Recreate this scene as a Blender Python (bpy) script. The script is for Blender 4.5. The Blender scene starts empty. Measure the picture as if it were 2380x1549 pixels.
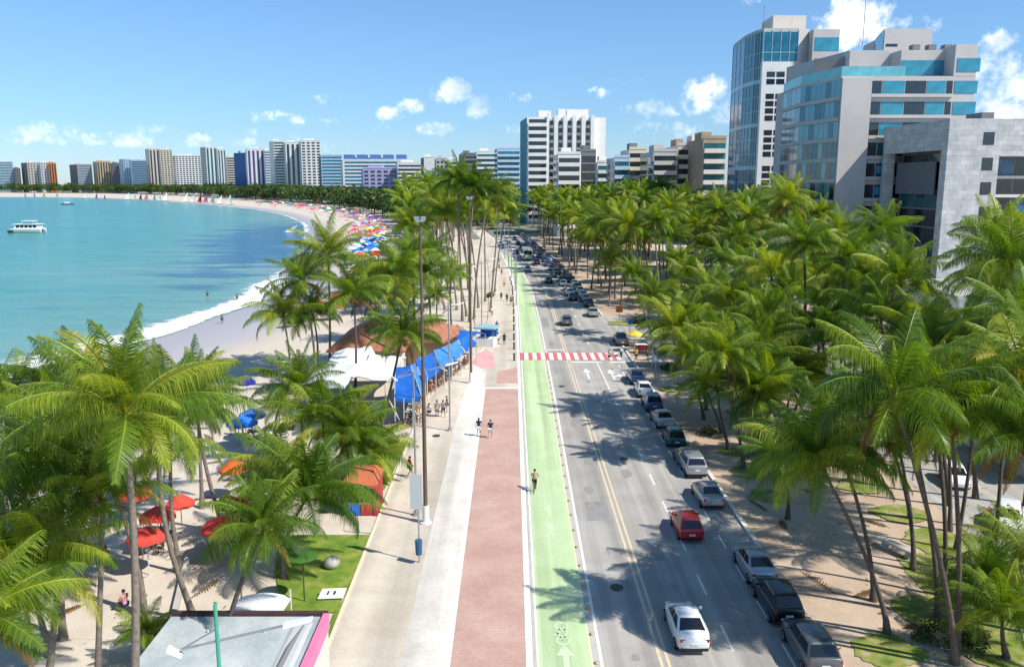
import bpy, math, random
from mathutils import Vector, Matrix, noise
R = math.radians
PI = math.pi
scn = bpy.context.scene
col = scn.collection
rng = random.Random(7)

# ---------------------------------------------------------------- camera model (photo measured on a 2380 x 1549 grid)
F, CX, CY, HOR, H = 1587.0, 1190.0, 774.5, 425.0, 20.0
PIT = math.atan((CY - HOR) / F)
F2 = 1950.0                                # focal length checked afterwards on the lean of the tall buildings; the plan is stretched to it at the end
PIT2 = math.atan((CY - HOR) / F2)
def ray(u, v):
    x = (u - CX) / F; y = -(v - CY) / F
    return x, math.cos(PIT) + y * math.sin(PIT), -math.sin(PIT) + y * math.cos(PIT)
def G(u, v, z=0.0):                       # point of the ground (height z) seen at that place of the photo
    x, dy, dz = ray(u, v); t = (z - H) / dz
    return (x * t, dy * t)
def P(u, v, Y):                           # point at distance Y: returns x, z
    x, dy, dz = ray(u, v); t = Y / dy
    return (x * t, H + dz * t)

# ---------------------------------------------------------------- materials
def new_mat(name):
    m = bpy.data.materials.new(name); m.use_nodes = True
    nt = m.node_tree; b = nt.nodes['Principled BSDF']
    return m, nt, b
def N(nt, t, **kw):
    n = nt.nodes.new(t)
    for k, v in kw.items():
        if hasattr(n, k) and not k[0].isupper(): setattr(n, k, v)
        else: n.inputs[k].default_value = v
    return n
def sc(c, f): return (min(1, c[0]*f), min(1, c[1]*f), min(1, c[2]*f), 1)
MATS = {}
def mat(name, c, rough=.7, var=.12, scale=3.0, metal=0.0, spec=.4, bump=0.0, c2=None, coat=0.0, detail=5.0):
    if name in MATS: return MATS[name]
    m, nt, b = new_mat(name)
    b.inputs['Roughness'].default_value = rough; b.inputs['Metallic'].default_value = metal
    b.inputs['Specular IOR Level'].default_value = spec
    if coat: b.inputs['Coat Weight'].default_value = coat; b.inputs['Coat Roughness'].default_value = .05
    tc = N(nt, 'ShaderNodeTexCoord')
    no = N(nt, 'ShaderNodeTexNoise', Scale=scale, Detail=detail, Roughness=.6)
    nt.links.new(tc.outputs['Object'], no.inputs['Vector'])
    cr = N(nt, 'ShaderNodeValToRGB')
    cr.color_ramp.elements[0].position = .3; cr.color_ramp.elements[1].position = .7
    cr.color_ramp.elements[0].color = sc(c, 1 - var)
    cr.color_ramp.elements[1].color = sc(c2, 1) if c2 else sc(c, 1 + var)
    nt.links.new(no.outputs['Fac'], cr.inputs['Fac'])
    nt.links.new(cr.outputs['Color'], b.inputs['Base Color'])
    if bump:
        bp = N(nt, 'ShaderNodeBump', Strength=bump, Distance=.05)
        nt.links.new(no.outputs['Fac'], bp.inputs['Height']); nt.links.new(bp.outputs['Normal'], b.inputs['Normal'])
    MATS[name] = m
    return m
def ground_mat(name, cols, scale=.35, fine=9.0, rough=.9, bump=.15, brick=None, streak=None):
    """large patches + fine grain + optional pavers / lengthwise wear"""
    m, nt, b = new_mat(name); L = nt.links.new
    b.inputs['Roughness'].default_value = rough; b.inputs['Specular IOR Level'].default_value = .25
    tc = N(nt, 'ShaderNodeTexCoord')
    a = N(nt, 'ShaderNodeTexNoise', Scale=scale, Detail=6.0, Roughness=.62)
    f = N(nt, 'ShaderNodeTexNoise', Scale=fine, Detail=4.0, Roughness=.7)
    L(tc.outputs['Object'], a.inputs['Vector']); L(tc.outputs['Object'], f.inputs['Vector'])
    cr = N(nt, 'ShaderNodeValToRGB'); e = cr.color_ramp.elements
    e[0].position = .32; e[1].position = .68
    e[0].color = sc(cols[0], 1); e[1].color = sc(cols[-1], 1)
    for i, c in enumerate(cols[1:-1]):
        x = e.new(.32 + .36 * (i + 1) / (len(cols) - 1)); x.color = sc(c, 1)
    L(a.outputs['Fac'], cr.inputs['Fac'])
    mx = N(nt, 'ShaderNodeMix', data_type='RGBA', blend_type='MULTIPLY'); mx.inputs['Factor'].default_value = 1
    fr = N(nt, 'ShaderNodeMapRange'); fr.inputs['To Min'].default_value = .78; fr.inputs['To Max'].default_value = 1.2
    L(f.outputs['Fac'], fr.inputs['Value'])
    L(cr.outputs['Color'], mx.inputs['A']); L(fr.outputs['Result'], mx.inputs['B'])
    out = mx.outputs['Result']
    if streak:
        mp = N(nt, 'ShaderNodeMapping'); mp.inputs['Scale'].default_value = (streak, .02, 1)
        L(tc.outputs['Object'], mp.inputs['Vector'])
        s = N(nt, 'ShaderNodeTexNoise', Scale=1.0, Detail=3.0); L(mp.outputs['Vector'], s.inputs['Vector'])
        sr = N(nt, 'ShaderNodeMapRange'); sr.inputs['From Min'].default_value = .35; sr.inputs['From Max'].default_value = .65
        sr.inputs['To Min'].default_value = .78; sr.inputs['To Max'].default_value = 1.12; L(s.outputs['Fac'], sr.inputs['Value'])
        m2 = N(nt, 'ShaderNodeMix', data_type='RGBA', blend_type='MULTIPLY'); m2.inputs['Factor'].default_value = 1
        L(out, m2.inputs['A']); L(sr.outputs['Result'], m2.inputs['B']); out = m2.outputs['Result']
    if brick:
        bk = N(nt, 'ShaderNodeTexBrick', Scale=1.0)
        bk.inputs['Brick Width'].default_value = brick[0]; bk.inputs['Row Height'].default_value = brick[1]
        bk.inputs['Mortar Size'].default_value = brick[2]
        bk.inputs['Color1'].default_value = (1, 1, 1, 1); bk.inputs['Color2'].default_value = (.93, .93, .93, 1)
        bk.inputs['Mortar'].default_value = (.74, .72, .70, 1)
        L(tc.outputs['Object'], bk.inputs['Vector'])
        m3 = N(nt, 'ShaderNodeMix', data_type='RGBA', blend_type='MULTIPLY'); m3.inputs['Factor'].default_value = 1
        L(out, m3.inputs['A']); L(bk.outputs['Color'], m3.inputs['B']); out = m3.outputs['Result']
    L(out, b.inputs['Base Color'])
    if bump:
        bp = N(nt, 'ShaderNodeBump', Strength=bump, Distance=.04)
        L(f.outputs['Fac'], bp.inputs['Height']); L(bp.outputs['Normal'], b.inputs['Normal'])
    MATS[name] = m
    return m
def glass_mat(name, c, rough=.06, var=.35, scale=.35, spec=.9, metal=0.0):
    return mat(name, c, rough, var, scale, metal, spec, detail=2.0)

def foliage_mat(name, dark, mid, light, trans=.35, spec=.35, rough=.45):
    m, nt, b = new_mat(name); L = nt.links.new
    at = N(nt, 'ShaderNodeAttribute', attribute_name='tint')
    oi = N(nt, 'ShaderNodeObjectInfo')
    ad = N(nt, 'ShaderNodeMath', operation='MULTIPLY_ADD'); ad.inputs[1].default_value = .36; L(oi.outputs['Random'], ad.inputs[0])
    L(at.outputs['Fac'], ad.inputs[2])
    sb = N(nt, 'ShaderNodeMath', operation='SUBTRACT'); sb.inputs[1].default_value = .20; L(ad.outputs[0], sb.inputs[0])
    cr = N(nt, 'ShaderNodeValToRGB'); e = cr.color_ramp.elements
    e[0].position = 0; e[0].color = (*dark, 1); e[1].position = .93; e[1].color = (*light, 1)
    x = e.new(.5); x.color = (*mid, 1)
    x = e.new(1.0); x.color = (.20, .11, .03, 1)
    L(sb.outputs[0], cr.inputs['Fac'])
    L(cr.outputs['Color'], b.inputs['Base Color'])
    b.inputs['Roughness'].default_value = rough; b.inputs['Specular IOR Level'].default_value = spec
    tr = N(nt, 'ShaderNodeBsdfTranslucent')
    hs = N(nt, 'ShaderNodeHueSaturation', Saturation=1.15, Value=1.5); L(cr.outputs['Color'], hs.inputs['Color']); L(hs.outputs['Color'], tr.inputs['Color'])
    mx = N(nt, 'ShaderNodeMixShader'); mx.inputs[0].default_value = trans
    out = nt.nodes['Material Output']
    L(b.outputs[0], mx.inputs[1]); L(tr.outputs[0], mx.inputs[2]); L(mx.outputs[0], out.inputs['Surface'])
    MATS[name] = m
    return m

# ---------------------------------------------------------------- mesh builder
class MB:
    def __init__(s): s.v = []; s.f = []; s.m = []; s.t = None
    def add(s, vs, fs, mi=0):
        o = len(s.v); s.v += [tuple(v) for v in vs]
        for f in fs: s.f.append(tuple(i + o for i in f)); s.m.append(mi)
        return s
    def box(s, x0, x1, y0, y1, z0, z1, mi=0, skip=''):
        vs = [(x0,y0,z0),(x1,y0,z0),(x1,y1,z0),(x0,y1,z0),(x0,y0,z1),(x1,y0,z1),(x1,y1,z1),(x0,y1,z1)]
        fs = [(0,3,2,1),(4,5,6,7),(0,1,5,4),(1,2,6,5),(2,3,7,6),(3,0,4,7)]
        return s.add(vs, fs, mi)
    def prism(s, poly, z0, z1, mi=0, bottom=True):
        n = len(poly)
        vs = [(p[0], p[1], z0) for p in poly] + [(p[0], p[1], z1) for p in poly]
        fs = [(i, (i+1) % n, n + (i+1) % n, n + i) for i in range(n)] + [tuple(range(n, 2*n))]
        if bottom: fs.append(tuple(range(n-1, -1, -1)))
        return s.add(vs, fs, mi)
    def poly(s, pts, z, mi=0):
        return s.add([(p[0], p[1], z) for p in pts], [tuple(range(len(pts)))], mi)
    def loft(s, rings, mi=0, caps=True, closed=True):
        n = len(rings[0]); vs = [p for r in rings for p in r]; fs = []
        for k in range(len(rings) - 1):
            for i in range(n if closed else n - 1):
                j = (i + 1) % n
                fs.append((k*n+i, k*n+j, (k+1)*n+j, (k+1)*n+i))
        if caps:
            fs.append(tuple(range(n-1, -1, -1))); fs.append(tuple((len(rings)-1)*n + i for i in range(n)))
        return s.add(vs, fs, mi)
    def tube(s, pts, rad, n=8, mi=0, caps=True):
        pts = [Vector(p) for p in pts]; rings = []
        if not isinstance(rad, (list, tuple)): rad = [rad] * len(pts)
        for i, p in enumerate(pts):
            d = (pts[min(i+1, len(pts)-1)] - pts[max(i-1, 0)]).normalized()
            a = d.cross(Vector((0, 1, 0))) if abs(d.y) < .9 else d.cross(Vector((1, 0, 0)))
            a.normalize(); b = d.cross(a)
            rings.append([tuple(p + (a*math.cos(2*PI*k/n) + b*math.sin(2*PI*k/n)) * rad[i]) for k in range(n)])
        return s.loft(rings, mi, caps)
    def cone(s, c, r, z0, z1, n=8, mi=0, rot=0.0):
        vs = [(c[0]+r*math.cos(2*PI*k/n+rot), c[1]+r*math.sin(2*PI*k/n+rot), z0) for k in range(n)] + [(c[0], c[1], z1)]
        return s.add(vs, [(k, (k+1) % n, n) for k in range(n)], mi)
    def ball(s, c, rx, ry, rz, n=10, m=6, mi=0):
        rings = []
        for j in range(1, m):
            a = PI * j / m - PI/2
            rings.append([(c[0]+rx*math.cos(a)*math.cos(2*PI*k/n), c[1]+ry*math.cos(a)*math.sin(2*PI*k/n), c[2]+rz*math.sin(a)) for k in range(n)])
        return s.loft(rings, mi, True)
    def mesh(s, name, mats, smooth=0):
        me = bpy.data.meshes.new(name); me.from_pydata(s.v, [], s.f)
        for m in (mats if isinstance(mats, (list, tuple)) else [mats]): me.materials.append(m)
        if any(s.m): me.polygons.foreach_set('material_index', s.m)
        if s.t:
            a = me.attributes.new('tint', 'FLOAT', 'POINT'); a.data.foreach_set('value', s.t)
        if smooth:
            me.shade_smooth(); me.set_sharp_from_angle(angle=R(smooth))
        me.update()
        return me
    def build(s, name, mats, parent=None, loc=(0,0,0), rot=(0,0,0), smooth=0):
        return place(name, s.mesh(name, mats, smooth), parent, loc, rot)
def place(name, me, parent=None, loc=(0,0,0), rot=(0,0,0), scale=None):
    o = bpy.data.objects.new(name, me); col.objects.link(o)
    o.location = loc; o.rotation_euler = rot
    if scale: o.scale = scale
    if parent: o.parent = parent
    return o
def tag(o, label=None, cat=None, group=None, kind=None):
    if label: o['label'] = label
    if cat: o['category'] = cat
    if group: o['group'] = group
    if kind: o['kind'] = kind
    return o
def thing(name, label, cat, loc=(0,0,0), rz=0.0, group=None):
    o = bpy.data.objects.new(name, None); col.objects.link(o)
    o.location = loc; o.rotation_euler = (0, 0, rz); o.empty_display_size = .3
    return tag(o, label, cat, group)
def copy_tree(o, parent=None):
    c = o.copy(); col.objects.link(c)
    if parent: c.parent = parent
    for ch in o.children: copy_tree(ch, c)
    return c
def setmat(o, m, slot=0):
    o.material_slots[slot].link = 'OBJECT'; o.material_slots[slot].material = m
def setting(name, mb, m, loc=(0,0,0), kind='structure'):
    return tag(mb.build(name, m, None, loc), kind=kind)
def interp(tab, x):
    if x <= tab[0][0]: return tab[0][1]
    for (a, b), (c, d) in zip(tab, tab[1:]):
        if x <= c: return b + (d - b) * (x - a) / (c - a)
    return tab[-1][1]
ORD = 'first second third fourth fifth sixth seventh eighth ninth tenth eleventh twelfth thirteenth fourteenth fifteenth sixteenth seventeenth eighteenth nineteenth twentieth'.split()
def ordinal(i):
    if i < 20: return ORD[i]
    t = {2:'twenty', 3:'thirty', 4:'forty', 5:'fifty', 6:'sixty'}[(i+1)//10]
    r = (i+1) % 10
    return t + '-' + ORD[r-1] if r else {2:'twentieth', 3:'thirtieth', 4:'fortieth', 5:'fiftieth', 6:'sixtieth'}[(i+1)//10]
# ---------------------------------------------------------------- world, sun, camera
SUN_EL, SUN_AZ = R(48), R(90 + 28)        # azimuth clockwise from +Y (the way the camera looks)
w = bpy.data.worlds.new('World'); scn.world = w; w.use_nodes = True
nt = w.node_tree; L = nt.links.new
bg = nt.nodes['Background']; bg.inputs['Strength'].default_value = SKY_STR = .13
sky = N(nt, 'ShaderNodeTexSky', sky_type='NISHITA', sun_disc=False, sun_elevation=SUN_EL, sun_rotation=SUN_AZ, altitude=0, air_density=1.0, dust_density=.15, ozone_density=5.0)
hs = N(nt, 'ShaderNodeHueSaturation', Hue=.5, Saturation=.95, Value=1.0); L(sky.outputs[0], hs.inputs['Color'])
# cumulus: noise masks in the direction of view from the ground (the same clouds for every camera)
geo = N(nt, 'ShaderNodeTexCoord')
vec = geo.outputs['Generated']
def vmath(op, a, b=None):
    n = N(nt, 'ShaderNodeVectorMath', operation=op)
    for i, x in enumerate((a, b)):
        if x is None: continue
        if isinstance(x, tuple): n.inputs[i].default_value = x
        else: L(x, n.inputs[i])
    return n
def fmath(op, a, b=None, clamp=False):
    n = N(nt, 'ShaderNodeMath', operation=op, use_clamp=clamp)
    for i, x in enumerate((a, b)):
        if x is None: continue
        if isinstance(x, (int, float)): n.inputs[i].default_value = x
        else: L(x, n.inputs[i])
    return n.outputs[0]
n1 = N(nt, 'ShaderNodeTexNoise', Scale=30.0, Detail=8.0, Roughness=.62); L(vec, n1.inputs['Vector'])
n2 = N(nt, 'ShaderNodeTexNoise', Scale=95.0, Detail=5.0, Roughness=.6); L(vec, n2.inputs['Vector'])
def direction(u, v):
    x = (u - CX) / F2; y = -(v - CY) / F2
    return Vector((x, math.cos(PIT2) + y*math.sin(PIT2), -math.sin(PIT2) + y*math.cos(PIT2))).normalized()
clouds = None
# (u, v of the centre on the photo grid, half width, half height in degrees, density)
for (u, v, a, b_, k) in [(1985,62,3.1,2.1,1.25),(1930,75,2.0,1.0,1.0),(2140,62,2.0,.9,.8),(2335,245,2.6,4.2,1.2),(2320,100,1.4,1.0,.75),(2300,170,1.0,2.2,.8),(1635,228,2.7,1.7,1.0),(1530,250,3.4,1.0,.75),(1690,255,2.2,1.6,1.0),
        (1050,215,1.9,1.2,.92),(955,248,1.3,.75,.75),(1010,298,2.6,.7,.66),(1110,250,2.2,1.0,.62),(905,265,1.8,.7,.66),(120,312,3.0,1.0,.74),(270,322,3.6,.7,.64),(440,325,2.3,.7,.66),(20,312,2.2,.7,.62),(860,295,1.6,.6,.56),(360,300,2.5,.4,.5),(560,330,3.0,.5,.55),(700,340,3.5,.5,.5),(1400,215,1.2,.5,.45),(1750,2,1.4,.5,.6),(700,275,4.5,.6,.5),(600,315,4.5,.6,.45),(760,230,3.0,.5,.42),(1460,185,1.6,.4,.42),(1250,290,4.0,.8,.5),(1560,300,5,.9,.55),(1180,225,2.5,.5,.4)]:
    a *= .83; b_ *= .83; d = direction(u, v); right = d.cross(Vector((0,0,1))).normalized(); up = right.cross(d)
    dx = vmath('DOT_PRODUCT', vec, tuple(right / math.sin(R(a)))).outputs['Value']
    dy = vmath('DOT_PRODUCT', vec, tuple(up / math.sin(R(b_)))).outputs['Value']
    dz = vmath('DOT_PRODUCT', vec, tuple(d)).outputs['Value']
    r2 = fmath('ADD', fmath('MULTIPLY', dx, dx), fmath('MULTIPLY', dy, dy))
    g = fmath('MULTIPLY', fmath('SUBTRACT', 1.25, r2, True), k)
    g = fmath('MULTIPLY', g, fmath('GREATER_THAN', dz, 0))
    clouds = g if clouds is None else fmath('MAXIMUM', clouds, g)
nn = fmath('ADD', fmath('MULTIPLY', n1.outputs['Fac'], .98), fmath('MULTIPLY', n2.outputs['Fac'], .5))
body = fmath('ADD', clouds, fmath('MULTIPLY', fmath('SUBTRACT', nn, .76), 3.3))
mr = N(nt, 'ShaderNodeMapRange', interpolation_type='SMOOTHSTEP'); mr.inputs['From Min'].default_value = .30; mr.inputs['From Max'].default_value = 1.45
L(body, mr.inputs['Value'])
sz0 = N(nt, 'ShaderNodeSeparateXYZ'); L(vec, sz0.inputs[0])
low = N(nt, 'ShaderNodeMapRange'); low.inputs['From Max'].default_value = .26; low.inputs['To Min'].default_value = .62; low.inputs['To Max'].default_value = 1.0; L(sz0.outputs['Z'], low.inputs['Value'])
mask = fmath('MULTIPLY', fmath('MULTIPLY', mr.outputs['Result'], low.outputs['Result']), fmath('GREATER_THAN', clouds, .02))
# sunlit white with grey-blue undersides where the cloud is thick
n3 = N(nt, 'ShaderNodeTexNoise', Scale=15.0, Detail=5.0)
off = vmath('ADD', vec, (.012, 0, .02)); L(off.outputs[0], n3.inputs['Vector'])
cr = N(nt, 'ShaderNodeValToRGB'); e = cr.color_ramp.elements
e[0].position = .36; e[0].color = (5.6, 6.4, 7.3, 1); e[1].position = .56; e[1].color = (10.2, 10.2, 10.2, 1)
L(n3.outputs['Fac'], cr.inputs['Fac'])
mx = N(nt, 'ShaderNodeMix', data_type='RGBA'); 
sz = N(nt, 'ShaderNodeSeparateXYZ'); L(vec, sz.inputs[0])
gr = N(nt, 'ShaderNodeValToRGB'); e2 = gr.color_ramp.elements
e2[0].position = 0; e2[0].color = (.57,.71,.92,1); e2[1].position = .45; e2[1].color = (.78,.97,1.0,1)
x2 = e2.new(.06); x2.color = (.57,.74,.93,1); x2 = e2.new(.16); x2.color = (.66,.85,1.0,1); x2 = e2.new(.28); x2.color = (.68,.92,1.0,1)
L(sz.outputs['Z'], gr.inputs['Fac'])
gm = N(nt, 'ShaderNodeMix', data_type='RGBA', blend_type='MULTIPLY'); gm.inputs['Factor'].default_value = 1; L(hs.outputs['Color'], gm.inputs['A']); L(gr.outputs['Color'], gm.inputs['B'])
L(mask, mx.inputs['Factor']); L(gm.outputs['Result'], mx.inputs['A']); L(cr.outputs['Color'], mx.inputs['B'])
L(mx.outputs['Result'], bg.inputs['Color'])

sl = bpy.data.lights.new('sun', 'SUN'); sl.energy = 5.0; sl.angle = R(.5); sl.color = (1, .95, .86)
so = bpy.data.objects.new('sun', sl); col.objects.link(so); so.location = (60, -30, 120)
sd = Vector((math.sin(SUN_AZ) * math.cos(SUN_EL), math.cos(SUN_AZ) * math.cos(SUN_EL), math.sin(SUN_EL)))
so.rotation_euler = sd.to_track_quat('Z', 'Y').to_euler()

cd = bpy.data.cameras.new('camera'); co = bpy.data.objects.new('camera', cd); col.objects.link(co)
co.location = (0, 0, H); co.rotation_euler = (PI/2 - PIT2, 0, 0)
cd.sensor_width = 36; cd.lens = 36 * F2 / 2380; cd.clip_start = .1; cd.clip_end = 30000
scn.camera = co
vs_ = scn.view_settings; vs_.view_transform = 'Standard'; vs_.look = 'None'; vs_.exposure = 0.28; vs_.gamma = 1.0; vs_.use_curve_mapping = False
scn.cycles.max_bounces = 6; scn.cycles.diffuse_bounces = 2; scn.cycles.glossy_bounces = 2; scn.cycles.transmission_bounces = 3; scn.cycles.transparent_max_bounces = 8
scn.cycles.use_denoising = True
# ---------------------------------------------------------------- ground, beach, sea, road
SEA_Z = -1.0
SHIFT = [(0,0),(105,0),(131,-.2),(168,-1.8),(207,-4.5),(257,-8),(320,-16),(400,-30),(500,-52),(620,-85)]
def sh(Y): return interp(SHIFT, Y)
shore = [G(u, v, SEA_Z) for u, v in [(75,861),(390,775),(500,738),(620,693),(668,640),(700,600),(715,560),(712,525),(690,510),(640,495),(560,483),(440,472),(300,463),(150,459),(0,458)]]
shore = [(-75, 8), (-60, 45)] + shore + [(-900, 1010), (-1500, 1015), (-3000, 900)]
def smooth_line(pts, k=5):
    out = []
    for i in range(len(pts) - 1):
        p0, p1, p2, p3 = pts[max(i-1,0)], pts[i], pts[i+1], pts[min(i+2, len(pts)-1)]
        for j in range(k):
            t = j / k
            out.append(tuple(.5*((2*p1[a]) + (-p0[a]+p2[a])*t + (2*p0[a]-5*p1[a]+4*p2[a]-p3[a])*t*t + (-p0[a]+3*p1[a]-3*p2[a]+p3[a])*t**3) for a in (0,1)))
    out.append(pts[-1]); return out
shore_s = smooth_line(shore, 6)
def shore_x(Y):
    best = min(range(len(shore_s)), key=lambda i: abs(shore_s[i][1] - Y) + (0 if shore_s[i][0] > -560 else 1e6))
    return shore_s[best][0]
BIG = 9000
# land: one sheet to the horizon, its sea-side border a few metres inland of the water's edge
def off(pts, d):
    out = []
    for i, p in enumerate(pts):
        a, b = pts[max(i-1,0)], pts[min(i+1,len(pts)-1)]
        t = Vector((b[0]-a[0], b[1]-a[1])).normalized()
        dd = d[i] if isinstance(d, list) else d
        out.append((p[0] + t.y*dd, p[1] - t.x*dd))
    return out
BW = [interp([(60,25),(120,23),(170,14),(400,12)], p[1]) for p in shore_s]
edge_in = off(shore_s, [w_ - .02 for w_ in BW])
M_sand = ground_mat('sand', [(.50,.425,.345),(.58,.505,.42),(.63,.565,.485)], scale=.12, fine=2.5)
M_wet = None
land = MB().poly([(BIG, -60)] + [(BIG, BIG), (-BIG, BIG), (-BIG, 900)] + edge_in[::-1] + [(-75, -60)], 0)
setting('ground', land, M_sand)
# sloping beach with a wet band near the water
b = MB()
offs = [1.0, .72, .45, .2, 0.0, -.3, -.8]; zz = [0.0, -.26, -.58, -.84, SEA_Z, -1.4, -2.2]
lines = [off(shore_s, [o * w_ for w_ in BW]) for o in offs]
b.loft([[(p[0], p[1], zz[k]) for p in ln] for k, ln in enumerate(lines)], caps=False, closed=False)
m, nt, bs = new_mat('beach_sand'); L = nt.links.new
tc = N(nt, 'ShaderNodeTexCoord'); sp = N(nt, 'ShaderNodeSeparateXYZ'); L(tc.outputs['Object'], sp.inputs[0])
no = N(nt, 'ShaderNodeTexNoise', Scale=.25, Detail=6.0); L(tc.outputs['Object'], no.inputs['Vector'])
ad = N(nt, 'ShaderNodeMath', operation='MULTIPLY_ADD'); ad.inputs[1].default_value = .28; L(no.outputs['Fac'], ad.inputs[0]); L(sp.outputs['Z'], ad.inputs[2])
mr = N(nt, 'ShaderNodeMapRange'); mr.inputs['From Min'].default_value = -.95; mr.inputs['From Max'].default_value = .1; L(ad.outputs[0], mr.inputs['Value'])
cr = N(nt, 'ShaderNodeValToRGB'); e = cr.color_ramp.elements
e[0].position = 0; e[0].color = (.36,.35,.37,1); e[1].position = .95; e[1].color = (.57,.49,.40,1)
x = e.new(.62); x.color = (.43,.41,.42,1); x = e.new(.80); x.color = (.52,.45,.38,1)
L(mr.outputs['Result'], cr.inputs['Fac']); L(cr.outputs['Color'], bs.inputs['Base Color'])
rr = N(nt, 'ShaderNodeMapRange'); rr.inputs['To Min'].default_value = .35; rr.inputs['To Max'].default_value = .95; L(mr.outputs['Result'], rr.inputs['Value']); L(rr.outputs['Result'], bs.inputs['Roughness'])
setting('beach', b, m)
# the sea: one sheet, clear shallow rim, darker reef patches, ripples
m, nt, bs = new_mat('sea_water'); L = nt.links.new
tc = N(nt, 'ShaderNodeTexCoord')
at = N(nt, 'ShaderNodeAttribute', attribute_name='tint')
mp = N(nt, 'ShaderNodeMapping'); mp.inputs['Scale'].default_value = (.010, .022, 1); L(tc.outputs['Object'], mp.inputs['Vector'])
no = N(nt, 'ShaderNodeTexNoise', Scale=1.0, Detail=6.0, Roughness=.6); L(mp.outputs[0], no.inputs['Vector'])
# distance to shore 0..1 (attribute) + noise -> colour
ad = N(nt, 'ShaderNodeMath', operation='MULTIPLY_ADD'); ad.inputs[1].default_value = .5; L(no.outputs['Fac'], ad.inputs[0]); L(at.outputs['Fac'], ad.inputs[2])
sb = N(nt, 'ShaderNodeMath', operation='SUBTRACT'); sb.inputs[1].default_value = .25; L(ad.outputs[0], sb.inputs[0])
cr = N(nt, 'ShaderNodeValToRGB'); e = cr.color_ramp.elements
e[0].position = 0; e[0].color = (.27,.36,.34,1); e[1].position = 1; e[1].color = (.012,.185,.185,1)
x = e.new(.12); x.color = (.16,.31,.28,1); x = e.new(.45); x.color = (.06,.26,.24,1); x = e.new(.75); x.color = (.022,.21,.205,1)
L(sb.outputs[0], cr.inputs['Fac'])
# dark blue reef / weed patches
mp2 = N(nt, 'ShaderNodeMapping'); mp2.inputs['Scale'].default_value = (.035, .11, 1); L(tc.outputs['Object'], mp2.inputs['Vector'])
nr = N(nt, 'ShaderNodeTexNoise', Scale=1.0, Detail=7.0, Roughness=.65); L(mp2.outputs[0], nr.inputs['Vector'])
reef = N(nt, 'ShaderNodeAttribute', attribute_name='reef')
rn = N(nt, 'ShaderNodeMath', operation='MULTIPLY_ADD'); rn.inputs[1].default_value = 2.2; rn.inputs[2].default_value = -.6; L(nr.outputs['Fac'], rn.inputs[0])
ra = N(nt, 'ShaderNodeMath', operation='ADD'); L(reef.outputs['Fac'], ra.inputs[0]); L(rn.outputs[0], ra.inputs[1])
rm = N(nt, 'ShaderNodeMapRange', interpolation_type='SMOOTHSTEP'); rm.inputs['From Min'].default_value = .95; rm.inputs['From Max'].default_value = 1.35; rm.inputs['To Max'].default_value = .88; L(ra.outputs[0], rm.inputs['Value'])
mx = N(nt, 'ShaderNodeMix', data_type='RGBA'); L(rm.outputs['Result'], mx.inputs['Factor']); L(cr.outputs['Color'], mx.inputs['A']); mx.inputs['B'].default_value = (.013,.105,.215,1)
mp4 = N(nt, 'ShaderNodeMapping'); mp4.inputs['Scale'].default_value = (.05, .16, 1); L(tc.outputs['Object'], mp4.inputs['Vector'])
n4 = N(nt, 'ShaderNodeTexNoise', Scale=1.0, Detail=8.0, Roughness=.7); L(mp4.outputs[0], n4.inputs['Vector'])
r4 = N(nt, 'ShaderNodeMapRange'); r4.inputs['From Min'].default_value = .3; r4.inputs['From Max'].default_value = .7; r4.inputs['To Min'].default_value = .80; r4.inputs['To Max'].default_value = 1.18; L(n4.outputs['Fac'], r4.inputs['Value'])
m4 = N(nt, 'ShaderNodeMix', data_type='RGBA', blend_type='MULTIPLY'); m4.inputs['Factor'].default_value = 1; L(mx.outputs['Result'], m4.inputs['A']); L(r4.outputs['Result'], m4.inputs['B'])  # ripple glints painted into the water colour as lighter and darker streaks
L(m4.outputs['Result'], bs.inputs['Base Color'])
bs.inputs['Roughness'].default_value = .22; bs.inputs['IOR'].default_value = 1.33; bs.inputs['Specular IOR Level'].default_value = .22
w1 = N(nt, 'ShaderNodeTexNoise', Scale=.45, Detail=5.0, Roughness=.55)
mp3 = N(nt, 'ShaderNodeMapping'); mp3.inputs['Scale'].default_value = (.5, 1.2, 1); L(tc.outputs['Object'], mp3.inputs['Vector']); L(mp3.outputs[0], w1.inputs['Vector'])
bp = N(nt, 'ShaderNodeBump', Strength=.6, Distance=.6); L(w1.outputs['Fac'], bp.inputs['Height']); L(bp.outputs['Normal'], bs.inputs['Normal'])
core = [p for p in shore_s]
gx = [-BIG, -4000, -2500] + [-1700 + 50*i for i in range(14)] + [-1000 + 20*i for i in range(40)] + [-200 + 8*i for i in range(23)] + [0]
gy = [-400, -100] + [-20 + 10*i for i in range(50)] + [490 + 25*i for i in range(26)] + [1200, 1500, BIG]
sea = MB(); tint = []; reefv = []
sea.loft([[(x, y, SEA_Z) for x in gx] for y in gy], caps=False, closed=False)
for (x, y, z) in sea.v:
    d, k = min(((x - c[0])**2 + (y - c[1])**2, i) for i, c in enumerate(core)); d = math.sqrt(d); cy = core[k][1]
    tint.append(min(1, d / 230.0) ** .6)
    rv = max(0, 1 - abs(cy - 265) / 175.0) ** .6 * max(0, 1 - abs(d - 16) / 50.0)
    rv2 = max(0, 1 - abs(cy - 130) / 70) * max(0, 1 - abs(d - 40) / 40.0) * .4
    reefv.append(min(1.0, 1.15 * max(rv, rv2)))
sea.t = tint
me = sea.mesh('sea', m); a = me.attributes.new('reef', 'FLOAT', 'POINT'); a.data.foreach_set('value', reefv)
tag(place('sea', me), kind='structure')
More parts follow.
